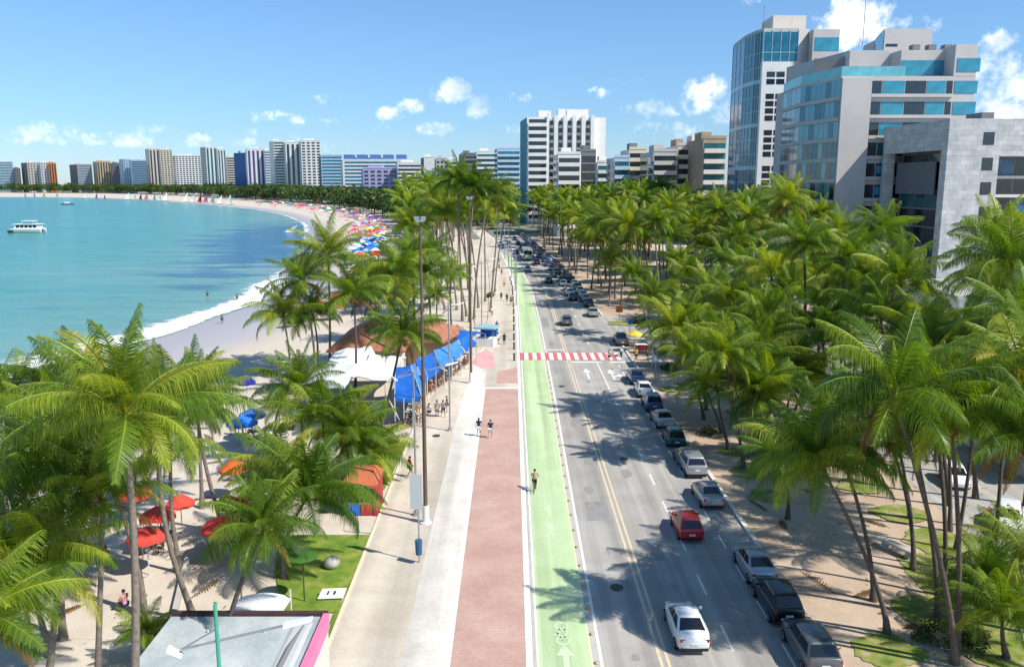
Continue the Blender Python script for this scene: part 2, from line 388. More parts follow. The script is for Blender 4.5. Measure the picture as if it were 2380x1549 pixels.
# surf: white ragged strip that rolls up the sand
m, nt, bs = new_mat('surf_foam'); L = nt.links.new
bs.inputs['Base Color'].default_value = (.86,.88,.9,1); bs.inputs['Roughness'].default_value = .8
tc = N(nt, 'ShaderNodeTexCoord'); no = N(nt, 'ShaderNodeTexNoise', Scale=.5, Detail=6.0, Roughness=.7); L(tc.outputs['Object'], no.inputs['Vector'])
at = N(nt, 'ShaderNodeAttribute', attribute_name='tint')
ad = N(nt, 'ShaderNodeMath', operation='ADD'); L(no.outputs['Fac'], ad.inputs[0]); L(at.outputs['Fac'], ad.inputs[1])
mr = N(nt, 'ShaderNodeMapRange'); mr.inputs['From Min'].default_value = .75; mr.inputs['From Max'].default_value = 1.0; L(ad.outputs[0], mr.inputs['Value'])
tr = N(nt, 'ShaderNodeBsdfTransparent'); ms = N(nt, 'ShaderNodeMixShader'); L(mr.outputs['Result'], ms.inputs[0]); L(tr.outputs[0], ms.inputs[1]); L(bs.outputs[0], ms.inputs[2]); L(ms.outputs[0], nt.nodes['Material Output'].inputs['Surface'])
foam = MB(); foam.t = []
rings = []
for d, t in [(1.8, -.2), (1.0, .35), (0.0, .7), (-1.4, .7), (-2.6, .3), (-4.2, -.05), (-6.0, -.4)]:
    rr_ = []; fw = [d * interp([(80,2.6),(150,2.2),(190,1.0)], c[1]) if d < 0 else d for c in core]
    for i, (p, c) in enumerate(zip(off(core, fw), core)):
        wv = noise.noise(Vector((c[0]*.05, c[1]*.05, 0)))
        near = 1.0 if 60 < c[1] < 150 else (.55 if c[1] < 420 else .5)
        rr_.append((p[0] + wv*1.5, p[1] + wv, SEA_Z + .02 + (.25*max(0, d)/1.8 if d > 0 else .06)))
        foam.t.append(t + (near - 1) * .7 + .22 * wv)
    rings.append(rr_)
foam.loft(rings, caps=False, closed=False)
tag(foam.build('surf_foam', m), kind='stuff')
# a second short breaker standing off the far shore
# ---------------- road and promenade
M_asph = ground_mat('asphalt', [(.33,.305,.28),(.38,.355,.325),(.43,.405,.375)], scale=.25, fine=14, rough=.85, bump=.1, streak=1.3)
M_red = ground_mat('red_paving', [(.48,.30,.25),(.535,.345,.29),(.58,.40,.345)], scale=.45, fine=7, brick=(.22,.11,.008))
M_green = ground_mat('green_paint', [(.43,.57,.30),(.48,.61,.345),(.53,.645,.40)], scale=.3, fine=10, rough=.75, bump=.05, streak=1.0)
M_beige = ground_mat('beige_paving', [(.54,.46,.37),(.60,.525,.435),(.64,.575,.49)], scale=.3, fine=8, brick=(.8,.8,.004), streak=.5)
M_pale = ground_mat('pale_paving', [(.63,.58,.52),(.70,.655,.59),(.74,.70,.64)], scale=.5, fine=6, brick=(1.0,1.0,.004), streak=.6)
M_kerb = mat('kerb_stone', (.62,.58,.52), .85, .15, 2.0)
M_white = mat('white_paint', (.78,.76,.70), .7, .12, 4.0)
M_yellow = mat('yellow_paint', (.66,.53,.36), .7, .15, 4.0)
M_conc = ground_mat('concrete', [(.42,.40,.37),(.48,.46,.42),(.52,.5,.47)], scale=.8, fine=12)
M_tan = ground_mat('tan_paving', [(.42,.305,.22),(.50,.38,.285),(.56,.45,.345)], scale=.22, fine=6, brick=(.6,.6,.004))
M_grass = ground_mat('lawn', [(.085,.165,.018),(.16,.24,.03),(.30,.30,.07)], scale=.9, fine=14, rough=.95, bump=.5)
M_redp = mat('red_paint', (.56,.15,.15), .7, .15, 4.0)
M_pink = ground_mat('pink_paint', [(.70,.30,.30),(.74,.36,.35),(.76,.45,.42)], scale=.5, fine=8)
YS = [10,25,40,60,80,100,110,120,131,145,157,168,180,193,207,225,240,257,285,320,360,400,450,500,560,620]
def ribbon(x0, x1, z, y0=10, y1=620, z1=None, mi=0, mb=None):
    ys = [y0] + [y for y in YS if y0 < y < y1] + [y1]; mb = mb or MB()
    fx0 = x0 if callable(x0) else (lambda y: x0 + sh(y)); fx1 = x1 if callable(x1) else (lambda y: x1 + sh(y))
    if z1 is None:
        mb.loft([[(fx0(y), y, z) for y in ys], [(fx1(y), y, z) for y in ys]][::-1], mi, False, False)
    else:
        mb.loft([[(fx0(y), y, z), (fx1(y), y, z), (fx1(y), y, z1), (fx0(y), y, z1)] for y in ys], mi)
    return mb
Z = lambda k: .004 * k
setting('road', ribbon(.4, 13.9, Z(2)), M_asph)
PL = [(10,-8.0),(60.2,-8.1),(67.2,-7.9),(75.8,-4.9),(86.8,-3.4),(120,-4.0),(150,-4.1)]
pl = lambda y: interp(PL, y) + sh(y)
setting('promenade', ribbon(lambda y: pl(y), lambda y: .9 + sh(y), .10, z1=-.05), M_beige)
setting('promenade_strip', ribbon(lambda y: max(pl(y)+.4, -4.75), -2.75, .104, 10, 84), M_pale)
setting('red_path', ribbon(-2.62, .58, .104, 10, 64.8), M_red)
setting('red_path_block', MB().poly([(-1.6,66.8),(.58,66.8),(.58,73.2),(-1.6,71)], .104), M_red)
setting('path_edging', ribbon(-2.86, -2.62, .108, 10, 65), M_white)
setting('path_cross_strip', MB().poly([(-2.86,64.9),(.58,64.9),(.58,65.4),(-2.86,65.4)], .108), M_white)
setting('kerb', ribbon(.60, .90, .115, 10, 620, z1=-.02), M_white)
setting('gutter', ribbon(.93, 1.16, Z(3), 10, 200), M_conc)
setting('bike_lane', ribbon(lambda y: 1.18 + sh(y), lambda y: interp([(10,3.3),(40,3.46),(70,3.7),(110,3.62),(131,3.6),(168,3.4),(195,2.6)], y) + sh(y), Z(4), 10, 195), M_green)
setting('bike_lane_line', ribbon(1.06, 1.17, Z(5), 10, 195), M_white)
GE = [(10,3.3),(40,3.46),(70,3.7),(110,3.62),(131,3.6),(168,3.4),(195,2.6)]
ge = lambda y: interp(GE, y) + sh(y)
setting('bike_lane_edge_line', ribbon(lambda y: ge(y)+.0, lambda y: ge(y)+.09, Z(5), 10, 195), mat('cream_paint', (.72,.68,.42), .7, .15, 4.0))
setting('lane_gap', ribbon(lambda y: ge(y)+.09, lambda y: ge(y)+.36, Z(4), 10, 195), M_conc)
setting('road_edge_line', ribbon(lambda y: ge(y)+.37, lambda y: ge(y)+.52, Z(5), 10, 195), M_white)
setting('centre_line', ribbon(6.30, 6.44, Z(4), 10, 300, mb=ribbon(6.62, 6.76, Z(4), 10, 300)), M_yellow)
dl = MB()
for y in [22 + 4.2*i for i in range(10)] + [63, 84, 90, 96, 102, 108, 116, 124, 132, 140]:
    ribbon(9.62, 9.74, Z(4), y, y + 1.8, mb=dl)
ribbon(9.62, 9.74, Z(4), 64.5, 75.2, mb=dl)
setting('lane_dashes', dl, M_white)
dl = MB()
for y in [22 + 3.2*i for i in range(14)] + [67 , 70, 73]: ribbon(11.95, 12.06, Z(4), y, y + 1.5, mb=dl)
setting('parking_dashes', dl, M_white)
# crossing: red band with white bars, stop lines
cb = MB().poly([(.95,76.4),(12.6,76.4),(12.6,79.9),(.95,79.9)], Z(6)); setting('crossing', cb, M_redp)
cb = MB()
for i in range(12):
    x0 = 1.45 + i * .98; cb.poly([(x0,76.5),(x0+.48,76.5),(x0+.48,79.8),(x0,79.8)], Z(7))
setting('crossing_bars', cb, M_white)
setting('stop_line', MB().poly([(6.8,75.3),(13.4,75.3),(13.4,75.75),(6.8,75.75)], Z(5)).poly([(3.9,81.2),(6.4,81.2),(6.4,81.55),(3.9,81.55)], Z(5)), M_white)
ar = MB()
def arrow(x, y, turn=0, s=1.0):
    z = Z(5); ar.poly([(x-.1,y),(x+.1,y),(x+.1,y+2.6*s),(x-.1,y+2.6*s)], z); ar.poly([(x-.42,y+2.6*s),(x+.42,y+2.6*s),(x,y+4.2*s)], z)
    if turn: ar.poly([(x+.1,y+1.0),(x+.1,y+1.4),(x+.65,y+1.9),(x+.65,y+1.45)], z); ar.poly([(x+.65,y+1.1),(x+1.25,y+1.75),(x+.65,y+2.3)], z)
arrow(8.1, 68.6); arrow(10.7, 68.3, 1)
def darrow(x, y):
    z = Z(5); ar.poly([(x-.1,y+1.4),(x+.1,y+1.4),(x+.1,y+4),(x-.1,y+4)], z); ar.poly([(x-.42,y+1.4),(x,y),(x+.42,y+1.4)], z)
darrow(5.2, 112)
setting('lane_arrows', ar, M_white)
# bicycle pictograms on the green lane
bk = MB()
def bike_sign(x, y):
    z = Z(6)
    for cy in (y, y + 1.0):
        pts = [(x + .34*math.cos(a*PI/6), cy + .3*math.sin(a*PI/6)) for a in range(12)]; q = [(x + .25*math.cos(a*PI/6), cy + .21*math.sin(a*PI/6)) for a in range(12)]
        for k in range(12): bk.add([(*pts[k],z),(*pts[(k+1)%12],z),(*q[(k+1)%12],z),(*q[k],z)], [(0,1,2,3)])
    for (a, c) in (((x,y),(x+.25,y+.6)),((x+.25,y+.6),(x,y+1.0)),((x,y),(x-.22,y+.55)),((x-.22,y+.55),(x,y+1.0)),((x-.4,y+.35),(x-.1,y+.55))):
        d = Vector((c[0]-a[0], c[1]-a[1])).normalized() * .045; n_ = (-d.y, d.x)
        bk.add([(a[0]+n_[0],a[1]+n_[1],z),(a[0]-n_[0],a[1]-n_[1],z),(c[0]-n_[0],c[1]-n_[1],z),(c[0]+n_[0],c[1]+n_[1],z)], [(0,1,2,3)])
bike_sign(2.28, 26.9)
bk.poly([(2.2,24.6),(2.45,24.6),(2.45,25.9),(2.75,25.9),(2.3,26.6),(1.9,25.9),(2.2,25.9)], Z(6))
for yy in (36.2, 38.6, 52): bk.poly([(2.2,yy),(2.42,yy),(2.42,yy+.9),(2.6,yy+.9),(2.31,yy+1.5),(2.02,yy+.9),(2.2,yy+.9)], Z(6))
setting('bike_symbols', bk, mat('worn_white_paint', (.54,.66,.43), .75, .2, 6.0))
# land side: paved strip under the palms with kerb, side street, parallel street
K = 13.9
def kx(y): return K + sh(y)
setting('land_side_paving', MB().poly([(K,8),(46,8),(46,86),(K,86)], Z(3)).poly([(K,103),(60,103),(52,160),(44,240),(30,330),(kx(330),330),(kx(285),285),(kx(257),257),(kx(225),225),(kx(207),207),(kx(193),193),(kx(168),168),(kx(131),131)], Z(3)), M_tan)
kb = ribbon(13.75, 14.0, .14, 10, 86.5, z1=-.02); ribbon(13.75, 14.0, .14, 102.8, 330, z1=-.02, mb=kb)
setting('kerb_land_side', kb, M_kerb)
setting('side_street', MB().poly([(K-.02,87),(120,87),(120,102.5),(K-.02,102.5)], Z(3)), M_asph)
setting('back_street', MB().poly([(24.5,8),(33,8),(40,60),(44,86.9),(32,86.9),(28.5,60)], Z(5)), M_asph)
setting('lot_paving', MB().poly([(46.1,8),(120,8),(120,86.9),(46.1,86.9)], Z(2)).poly([(60.1,103),(140,103),(140,330),(44,330),(52,200)], Z(2)), M_conc)
# lawns: seaside lawn panels and round tree pits
lw = []
def lawn(pts, border=True):
    mb = MB().prism(pts, 0, .09); lw.append(1)
    setting('lawn', mb, M_grass)
lawn([G(*p) for p in [(655,1425),(640,1330),(650,1245),(868,1245),(780,1425)]])
lawn([G(*p) for p in [(860,1138),(850,1040),(948,1028),(893,1138)]])
lawn([G(*p) for p in [(738,1549),(775,1430),(800,1395),(790,1425),(742,1549)]])
edge_x = lambda y: pl(y)
setting('promenade_edging', ribbon(lambda y: pl(y)-.16, lambda y: pl(y)+.0, .13, 10, 64, z1=0), mat('cream_kerb', (.70,.62,.44), .8, .12, 3.0))
def blob(cx_, cy_, rx, ry, seed, n=64):
    jag = lambda k: 1 + .10*noise.noise(Vector((k*.9, seed*3.1, 0))) + .07*noise.noise(Vector((k*2.7, seed, 4)))
    return [(cx_ + rx*jag(k)*math.cos(2*PI*k/n)*(1+.35*noise.noise(Vector((math.cos(2*PI*k/n)*1.3, math.sin(2*PI*k/n)*1.3, seed))))*1.0, cy_ + ry*jag(k)*math.sin(2*PI*k/n)*(1+.35*noise.noise(Vector((math.cos(2*PI*k/n), math.sin(2*PI*k/n), seed+9))))) for k in range(n)]
gp = MB()
for i, (u, v, rx, ry) in enumerate([(1740,1098,1.2,1.2),(1790,1152,1.4,1.0),(1700,1050,1.0,.9),(1765,1010,1.1,1.0),(2060,1512,1.5,1.2),(2210,1350,2.2,2.6),(2185,1260,2.0,1.6),(2240,1440,2.2,1.5),(2150,1420,1.6,1.2),(2330,1500,2.5,1.6),(1745,960,2.2,1.6),(2090,1195,1.6,1.2),(1900,1010,2.0,2.0),(1560,905,1.2,1.0),(1480,752,4.0,2.2),(2000,1130,1.6,1.2)]):
    x, y = G(u, v); gp.poly(blob(x, y, rx, ry, i), .03 + .004*i)
tag(gp.build('grass_patches', ground_mat('worn_grass', [(.09,.155,.02),(.17,.225,.04),(.27,.27,.08),(.42,.34,.24)], scale=1.1, fine=11, rough=.95, bump=.5)), kind='stuff')
# pale paved terrace of the seaside kiosk and restaurant; pink ramp
setting('kiosk_terrace', MB().poly([G(*p) for p in [(800,1235),(800,1150),(893,1140),(868,1240)]], .05), M_beige)
setting('pink_ramp', MB().poly([(-4.6,74.6),(-3.2,72.2),(-1.9,73),(-2.2,79),(-3.1,81.5),(-4.2,79)], .112), M_pink)
setting('beach_walk', MB().poly([(-21,27),(-8.2,27),(-8.2,60),(-8,67.2),(-5,75.8),(-3.5,86.8),(-12,90),(-18,75),(-23,50)], Z(2)), ground_mat('sandy_walk', [(.50,.42,.34),(.57,.49,.41),(.62,.555,.475)], scale=.3, fine=5))

bikeless = None
inner = smooth_line([G(u, v) for u, v in [(905,560),(900,520),(860,506),(800,491),(720,481),(600,469),(450,457),(300,451),(150,449),(-40,448)]], 8)
setting('far_city_ground', MB().poly(off(inner, 30) + [(-6000, 1500), (-6000, BIG*.98), (6000, BIG*.98), (6000, 420), (60, 420), (20, 300)], .06), ground_mat('far_city_ground', [(.10,.13,.08),(.17,.19,.14),(.26,.26,.23)], scale=.02, fine=.3, bump=0))

mh = MB()
for (x, y) in ((5.3,31),(8.3,47.5),(5.0,66),(-6.1,52)):
    z = .125 if x < 0 else .03
    mh.add([(x + .33*math.cos(2*PI*k/16), y + .33*math.sin(2*PI*k/16), z) for k in range(16)], [tuple(range(16))])
setting('manhole_covers', mh, mat('cast_iron', (.07,.065,.06), .6, .3, 12.0))
pt = MB()
for (x, y, a, b) in ((4.6,38,1.3,2.6),(5.2,55,.8,5.5),(7.4,33.5,1.0,1.8),(8.2,86,1.6,3),(4.4,95,1.0,7),(10.3,92,2.2,2.0),(5.3,46.5,1.1,1.2)):
    pt.poly([(x,y),(x+a,y+.1),(x+a-.05,y+b),(x+.08,y+b-.1)], .014)
setting('road_patches', pt, ground_mat('patched_asphalt', [(.24,.23,.22),(.28,.27,.26),(.31,.30,.29)], scale=.8, fine=14))
oil = MB()
for k in range(26):
    y = 24 + k*2.6 + rng.uniform(-1,1); x = rng.choice([5.1,8.1,8.1,10.8]) + rng.uniform(-.3,.3); rr_ = rng.uniform(.12,.4)
    oil.poly(blob(x, y, rr_, rr_*rng.uniform(1.2,3), k, 24), .016 + .0004*k)
setting('oil_stains', oil, mat('oil_stain', (.285,.27,.255), .7, .2, 5.0))
# ---------------------------------------------------------------- coconut palms
M_frond = foliage_mat('palm_fronds', (.036,.086,.013), (.145,.235,.024), (.45,.47,.06), trans=.38, spec=.30, rough=.40)
M_trunk = mat('palm_bark', (.20,.165,.135), .9, .35, 6.0, bump=.5)
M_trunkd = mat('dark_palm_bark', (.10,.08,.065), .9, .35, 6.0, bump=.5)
M_nut = mat('coconut_husk', (.22,.14,.03), .6, .35, 4.0)
WIND = Vector((-.16, .05, 0))
def add_frond(mb, r, az, e0, droop, Lr, n, wd, tint, lw, fine):
    """one pinnate leaf: arched midrib and two rows of hanging leaflets"""
    ca, sa = math.cos(az), math.sin(az)
    S = 12 if fine else 7
    bend = r.uniform(-.55, .55); side = Vector((-sa, ca, 0)); pts = []; p = Vector((0, 0, 0)); twist = r.uniform(-.35, .35)
    ds = Lr / S
    for i in range(S + 1):
        pts.append(p.copy())
        e = e0 - droop * ((i + .5) / S) ** 1.25
        a_ = az + bend * (i / S) ** 1.5; ca, sa = math.cos(a_), math.sin(a_)
        d = Vector((ca * math.cos(e), sa * math.cos(e), math.sin(e))) + WIND * (i / S) * .5
        p = p + d.normalized() * ds
    def at(s):
        x = s * S; i = min(S - 1, int(x)); return pts[i].lerp(pts[i+1], x - i), (pts[i+1] - pts[i]).normalized()
    v0 = len(mb.v)
    # midrib
    rad = [.045 * Lr/4.5 * (1 - .8 * i / S) + .006 for i in range(S + 1)]
    vs = []; fs = []
    for i, q in enumerate(pts):
        t = (pts[min(i+1,S)] - pts[max(i-1,0)]).normalized(); up = t.cross(side)
        if up.z < 0 and abs(up.z) > .3: up = -up
        vs += [q + side*rad[i], q + up*rad[i]*.8, q - side*rad[i]]
    for i in range(S):
        a = 3*i; fs += [(a, a+3, a+4, a+1), (a+1, a+4, a+5, a+2)]
    mb.add(vs, fs, 0); mb.t += [1.1 if tint > 1 else min(.92, tint + .28)] * len(vs)
    for k in range(n):
        s = .14 + .86 * (k + .5) / n
        q, t = at(s)
        prof = (.62 + .5 * math.sin(PI * min(1, (s - .1) / .75) ** .8)) * (1 if s < .82 else max(.25, 1 - (s - .82) * 3.6))
        ln = 1.08 * lw * prof * r.uniform(.74, 1.14)
        fwd = .45 + .75 * s ** 2
        up = side.cross(t); up = up if up.z >= 0 else -up
        for sg in (-1, 1):
            sd = (side * sg * math.cos(twist*sg) + up * (.12 - .30*s + twist*sg*.7)).normalized()
            d0 = (sd + t * fwd + Vector((0,0,r.uniform(-.38,.02)))).normalized()
            d1 = (d0 * r.uniform(.35, .7) + Vector((0, 0, -1.0 - .6 * r.random())) + WIND * .9).normalized()
            w_ = t * (wd * .5)
            m_ = q + d0 * ln * .45; e_ = m_ + d1 * ln * .55
            tt = 1.15 if tint > 1 else min(.93, max(.02, tint + r.uniform(-.15, .15)))
            if fine:
                mb.add([q - w_, q + w_, m_ + w_*.9, m_ - w_*.9, e_], [(0, 1, 2, 3), (3, 2, 4)]); mb.t += [tt, tt, tt, tt, tt if tint > 1 else min(.93, tt + .1)]
            else:
                mb.add([q - w_, q + w_, m_ + w_, m_ - w_, e_], [(0, 1, 2, 3), (3, 2, 4)]); mb.t += [tt] * 5
def crown_mesh(seed, fine, nf=22, L0=4.6, dead=1, spear=True):
    r = random.Random(seed); mb = MB(); mb.t = []
    n = 78 if fine else 21
    az = r.random() * 6
    for k in range(nf):
        age = k / nf                                   # 0 young and upright .. 1 old and hanging
        az += 2.399 + r.uniform(-.25, .25)
        e0 = R(84 - 72 * age ** .9 + r.uniform(-13, 13)); droop = R(42 + 64 * age ** .8 + r.uniform(-20, 20))
        Lr = L0 * (.78 + .32 * math.sin(PI * min(1, .25 + age * .7))) * r.uniform(.9, 1.08)
        tint = .56 - .36 * abs(age - .15) + r.uniform(-.24, .24)
        if age > .86: tint = r.uniform(.45, .85)
        add_frond(mb, r, az, e0, droop, Lr, n, (.044 if fine else .16), tint, Lr * .28, fine)
    if spear:
        add_frond(mb, r, r.random()*6, R(86), R(14), L0*.55, n//2, (.05 if fine else .12), .8, .3, fine)
    for k in range(dead):
        add_frond(mb, r, r.random()*6, R(-25), R(62), L0*.7, n//2, (.05 if fine else .14), 1.1, L0*.12, fine)
        for i in range(len(mb.t)): pass
    return mb.mesh('crown', M_frond)
FINE = [crown_mesh(11 + i, True, nf=[26,22,29,20,25,23,28,18,24,27][i], L0=[4.6,4.3,4.9,4.5,4.2,4.7,4.0,4.8,4.4,5.0][i], dead=[1,3,0,4,2,1,3,2,0,5][i]) for i in range(10)]
COARSE = [crown_mesh(41 + i, False, nf=21 + i % 3, L0=[4.4,4.1,4.7,4.3,4.6][i], dead=i % 2) for i in range(5)]
def nuts_mesh(seed):
    r = random.Random(seed); mb = MB().ball((0,0,-.3), .3, .3, .25, 8, 5)
    for k in range(9):
        a = r.random()*6.28; q = .28 + .12*r.random(); mb.ball((q*math.cos(a), q*math.sin(a), -.25 - .35*r.random()), .12, .12, .15, 6, 4)
    return mb.mesh('coconuts', M_nut, 60)
NUTS = [nuts_mesh(3), nuts_mesh(5)]
npalm = 0; CS = .80
def palm(base, top, fine=True, v=None, s=1.0, label='', group=None, dark=False, bow=None, tilt=None, thick=1.0):
    """base (x, y) on the ground, top (x, y, z) where the crown sits"""
    global npalm; npalm += 1
    r = random.Random(npalm * 17 + 3)
    h = top[2]; dx, dy = top[0] - base[0], top[1] - base[1]
    t = thing('palm_tree', label, 'palm tree', (base[0], base[1], 0), 0, group)
    bow = r.uniform(-.5, .5) if bow is None else bow
    K_ = 12 if fine else 6
    pts = []; rad = []
    r0 = (.105 + .003 * h) * thick
    for i in range(K_ + 1):
        q = i / K_; lean = q ** 1.35
        pts.append((dx * lean + bow * math.sin(PI*q) * .6, dy * lean + bow * math.sin(PI*q) * .4, h * q - (.15 if i == 0 else 0)))
        rad.append(r0 * (1 - .38 * q) + .12 * thick * math.exp(-q * h / .55))
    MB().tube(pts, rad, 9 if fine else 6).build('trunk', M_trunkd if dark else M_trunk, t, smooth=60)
    lib = FINE if fine else COARSE
    me = lib[(v if v is not None else r.randrange(len(lib))) % len(lib)]
    a, b = tilt if tilt else (r.uniform(-.22, .22), r.uniform(-.22, .22))
    k = s * CS * (1 if fine else r.uniform(.88, 1.12))
    place('crown', me, t, (dx, dy, h), (a, b, r.random() * 6.28), (k, k, k * r.uniform(.92, 1.06)))
    if fine and h > 5 and npalm % 2: place('coconuts', NUTS[npalm % 4 // 2], t, (dx, dy, h), (0, 0, r.random()*6), (k, k, k))
    return t
def pp(cu, cv, bu=None, bv=None, Y=None, **kw):
    """palm from the photo: crown heart (cu, cv), foot (bu, bv) or distance Y (then bu is where the trunk leaves the picture)"""
    if bv is not None:
        b = G(bu, bv); Y = b[1]; c = P(cu, cv, Y)
    else:
        c = P(cu, cv, Y); q = P(bu, 1549 if Y < 30 else 1000, Y)
        k = c[1] / max(2.0, c[1] - q[1]); b = (c[0] + max(-2.5, min(2.5, (q[0] - c[0]) * k)), Y)
    return palm(b, (c[0], Y, max(1.2, c[1])), **kw)
GL = 'palms of the seaside strip'
pp(250, 965, 292, None, 20.5, v=0, s=1.05, label='big palm with the thick straight trunk at the lower left, fronds over the sea', group=GL, thick=1.15)
pp(350, 955, 453, 1441, v=1, s=1.05, label='palm whose slim trunk bows down to the sand beside the green post', group=GL, bow=-.9)
pp(190, 1040, 335, 1432, v=2, s=.95, label='palm on the sand whose slender trunk shows between the thick trunk and the bowed one', group=GL)
pp(2, 1150, 116, 1522, v=3, s=1.05, label='palm at the left picture edge with its trunk leaning left over the sand', group=GL)
pp(-85, 1440, -60, None, 18.0, v=4, s=1.0, label='low palm at the lower left corner, only its frond tips in view', group=GL)
pp(-5, 960, -30, None, 31.0, v=5, s=1.15, label='palm at the left picture edge with the highest fronds there, against the sea', group=GL)
pp(120, 985, 150, None, 27.0, v=1, s=.9, label='palm half hidden between the left edge palm and the thick trunk palm', group=GL)
pp(440, 905, 520, 1235, v=4, s=.85, label='palm leaning over the sand behind the bowed trunk, its crown near the blue parasol', group=GL)
pp(336, 1475, 338, 1549, v=4, s=.45, label='knee high young palm with an upright lime green leaf in the sand at lower left', group=GL)
pp(600, 1235, 512, 1580, v=0, s=.72, label='palm beside the grey canopy with one frond hanging straight down', group=GL, dark=True, tilt=(.1,.15))
pp(702, 1165, 660, 1345, v=2, s=1.15, label='palm leaning right over the lawn with the round planter', group=GL, dark=True)
pp(748, 985, 755, 1112, v=3, s=1.25, label='dense low palm between the lawn and the white restaurant canopy', group=GL)
pp(645, 955, 650, 1035, v=5, s=.55, label='small dark palm beside the bright blue parasol', group=GL)
pp(758, 600, 766, 862, v=0, s=1.35, label='tall full palm standing before the terracotta roof, its top against the bay', group=GL)
pp(700, 655, 735, 880, v=3, s=1.35, label='palm just left of the tall full palm, crown against the surf', group=GL)
pp(655, 740, 674, 884, v=5, s=1.25, label='palm with a brown drooping frond over the wet sand', group=GL)
pp(818, 690, 825, 925, v=1, s=1.2, label='slim palm rising beside the white restaurant canopy', group=GL, dark=True)
pp(918, 645, 922, 880, v=2, s=1.3, label='palm standing behind the leaning palm, before the large terracotta roof', group=GL, dark=True)
pp(930, 785, 880, 1022, v=4, s=1.15, label='palm leaning over the blue awning, its foot on the promenade edge', group=GL, dark=True, bow=.4)
pp(1015, 690, 1022, 800, v=1, s=.7, label='short dark palm right of the tall brown mast, behind the small terracotta roof', group=GL, dark=True)
pp(985, 640, 1000, 800, v=5, s=1.2, label='palm between the tall brown mast and the double arm lamp', group=GL)
pp(880, 650, 885, 800, v=2, s=1.0, label='palm beside the beach behind the large terracotta roof', group=GL)
for (cu, cv, bu, bv, Y, s, lb) in [(95,1075,110,None,24.0,1.1,'palm at far left whose crown fills the gap below the highest left fronds'),(385,1040,420,1330,None,1.0,'palm under the bowed palm, its fronds hanging over the sand path'),(150,930,170,None,33.0,1.15,'palm behind the thick trunk palm, showing between its fronds against the sea'),
    (450,955,470,1180,None,1.0,'palm right of the bowed palm, crown against the wet sand'),(215,1170,225,None,23.0,.9,'low palm below the thick trunk palm, fronds before the red parasols'),(20,1330,40,None,21.0,1.0,'palm at the lower left edge below the leaning trunk'),
    (690,905,700,1085,None,1.0,'low palm left of the dense one, before the blue parasol pair'),(805,1010,800,1120,None,1.15,'low palm at the edge of the farther lawn beside the kiosk'),(850,1060,850,1120,None,1.05,'low palm behind the drinks kiosk roof'),
    (640,1110,640,1260,None,1.0,'palm before the small orange parasol, crown left of the leaning lawn palm'),(725,735,735,872,None,1.15,'full palm left of the tall full palm, before the sand'),
    (870,690,876,850,None,1.2,'palm right of the slim palm, over the terracotta tiles'),(955,600,960,800,None,1.25,'bright full palm between terracotta roof and brown mast'),(1000,590,1002,760,None,1.2,'palm behind the brown mast near its top'),
    (940,690,948,830,None,1.0,'palm behind the leaning palm, just left of the brown mast'),(1045,640,1050,770,None,1.1,'palm left of the bare trunk clump'),(960,520,962,700,None,1.2,'palm beyond the brown mast at mid height')]:
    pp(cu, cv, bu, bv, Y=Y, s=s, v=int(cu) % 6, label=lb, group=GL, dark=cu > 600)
GT = 'tall palms in the clump beside the promenade'
for i, (cu, cv, bu, bv) in enumerate([(1062,425,1075,745),(1100,440,1092,748),(1135,455,1102,742),(1010,470,1062,720),(1160,470,1140,725),(1035,505,1085,735),(1085,495,1112,715),(1125,505,1128,700),(980,520,1050,705),(1175,500,1150,680),(1050,450,1095,690),(950,530,1035,720)]):
    pp(cu, cv, bu, bv, fine=i < 12, v=i, s=1.2, label='tall slim palm in the clump of bare trunks between promenade and beach', group=GT)
GR = 'palms of the paved strip beside the parked cars'
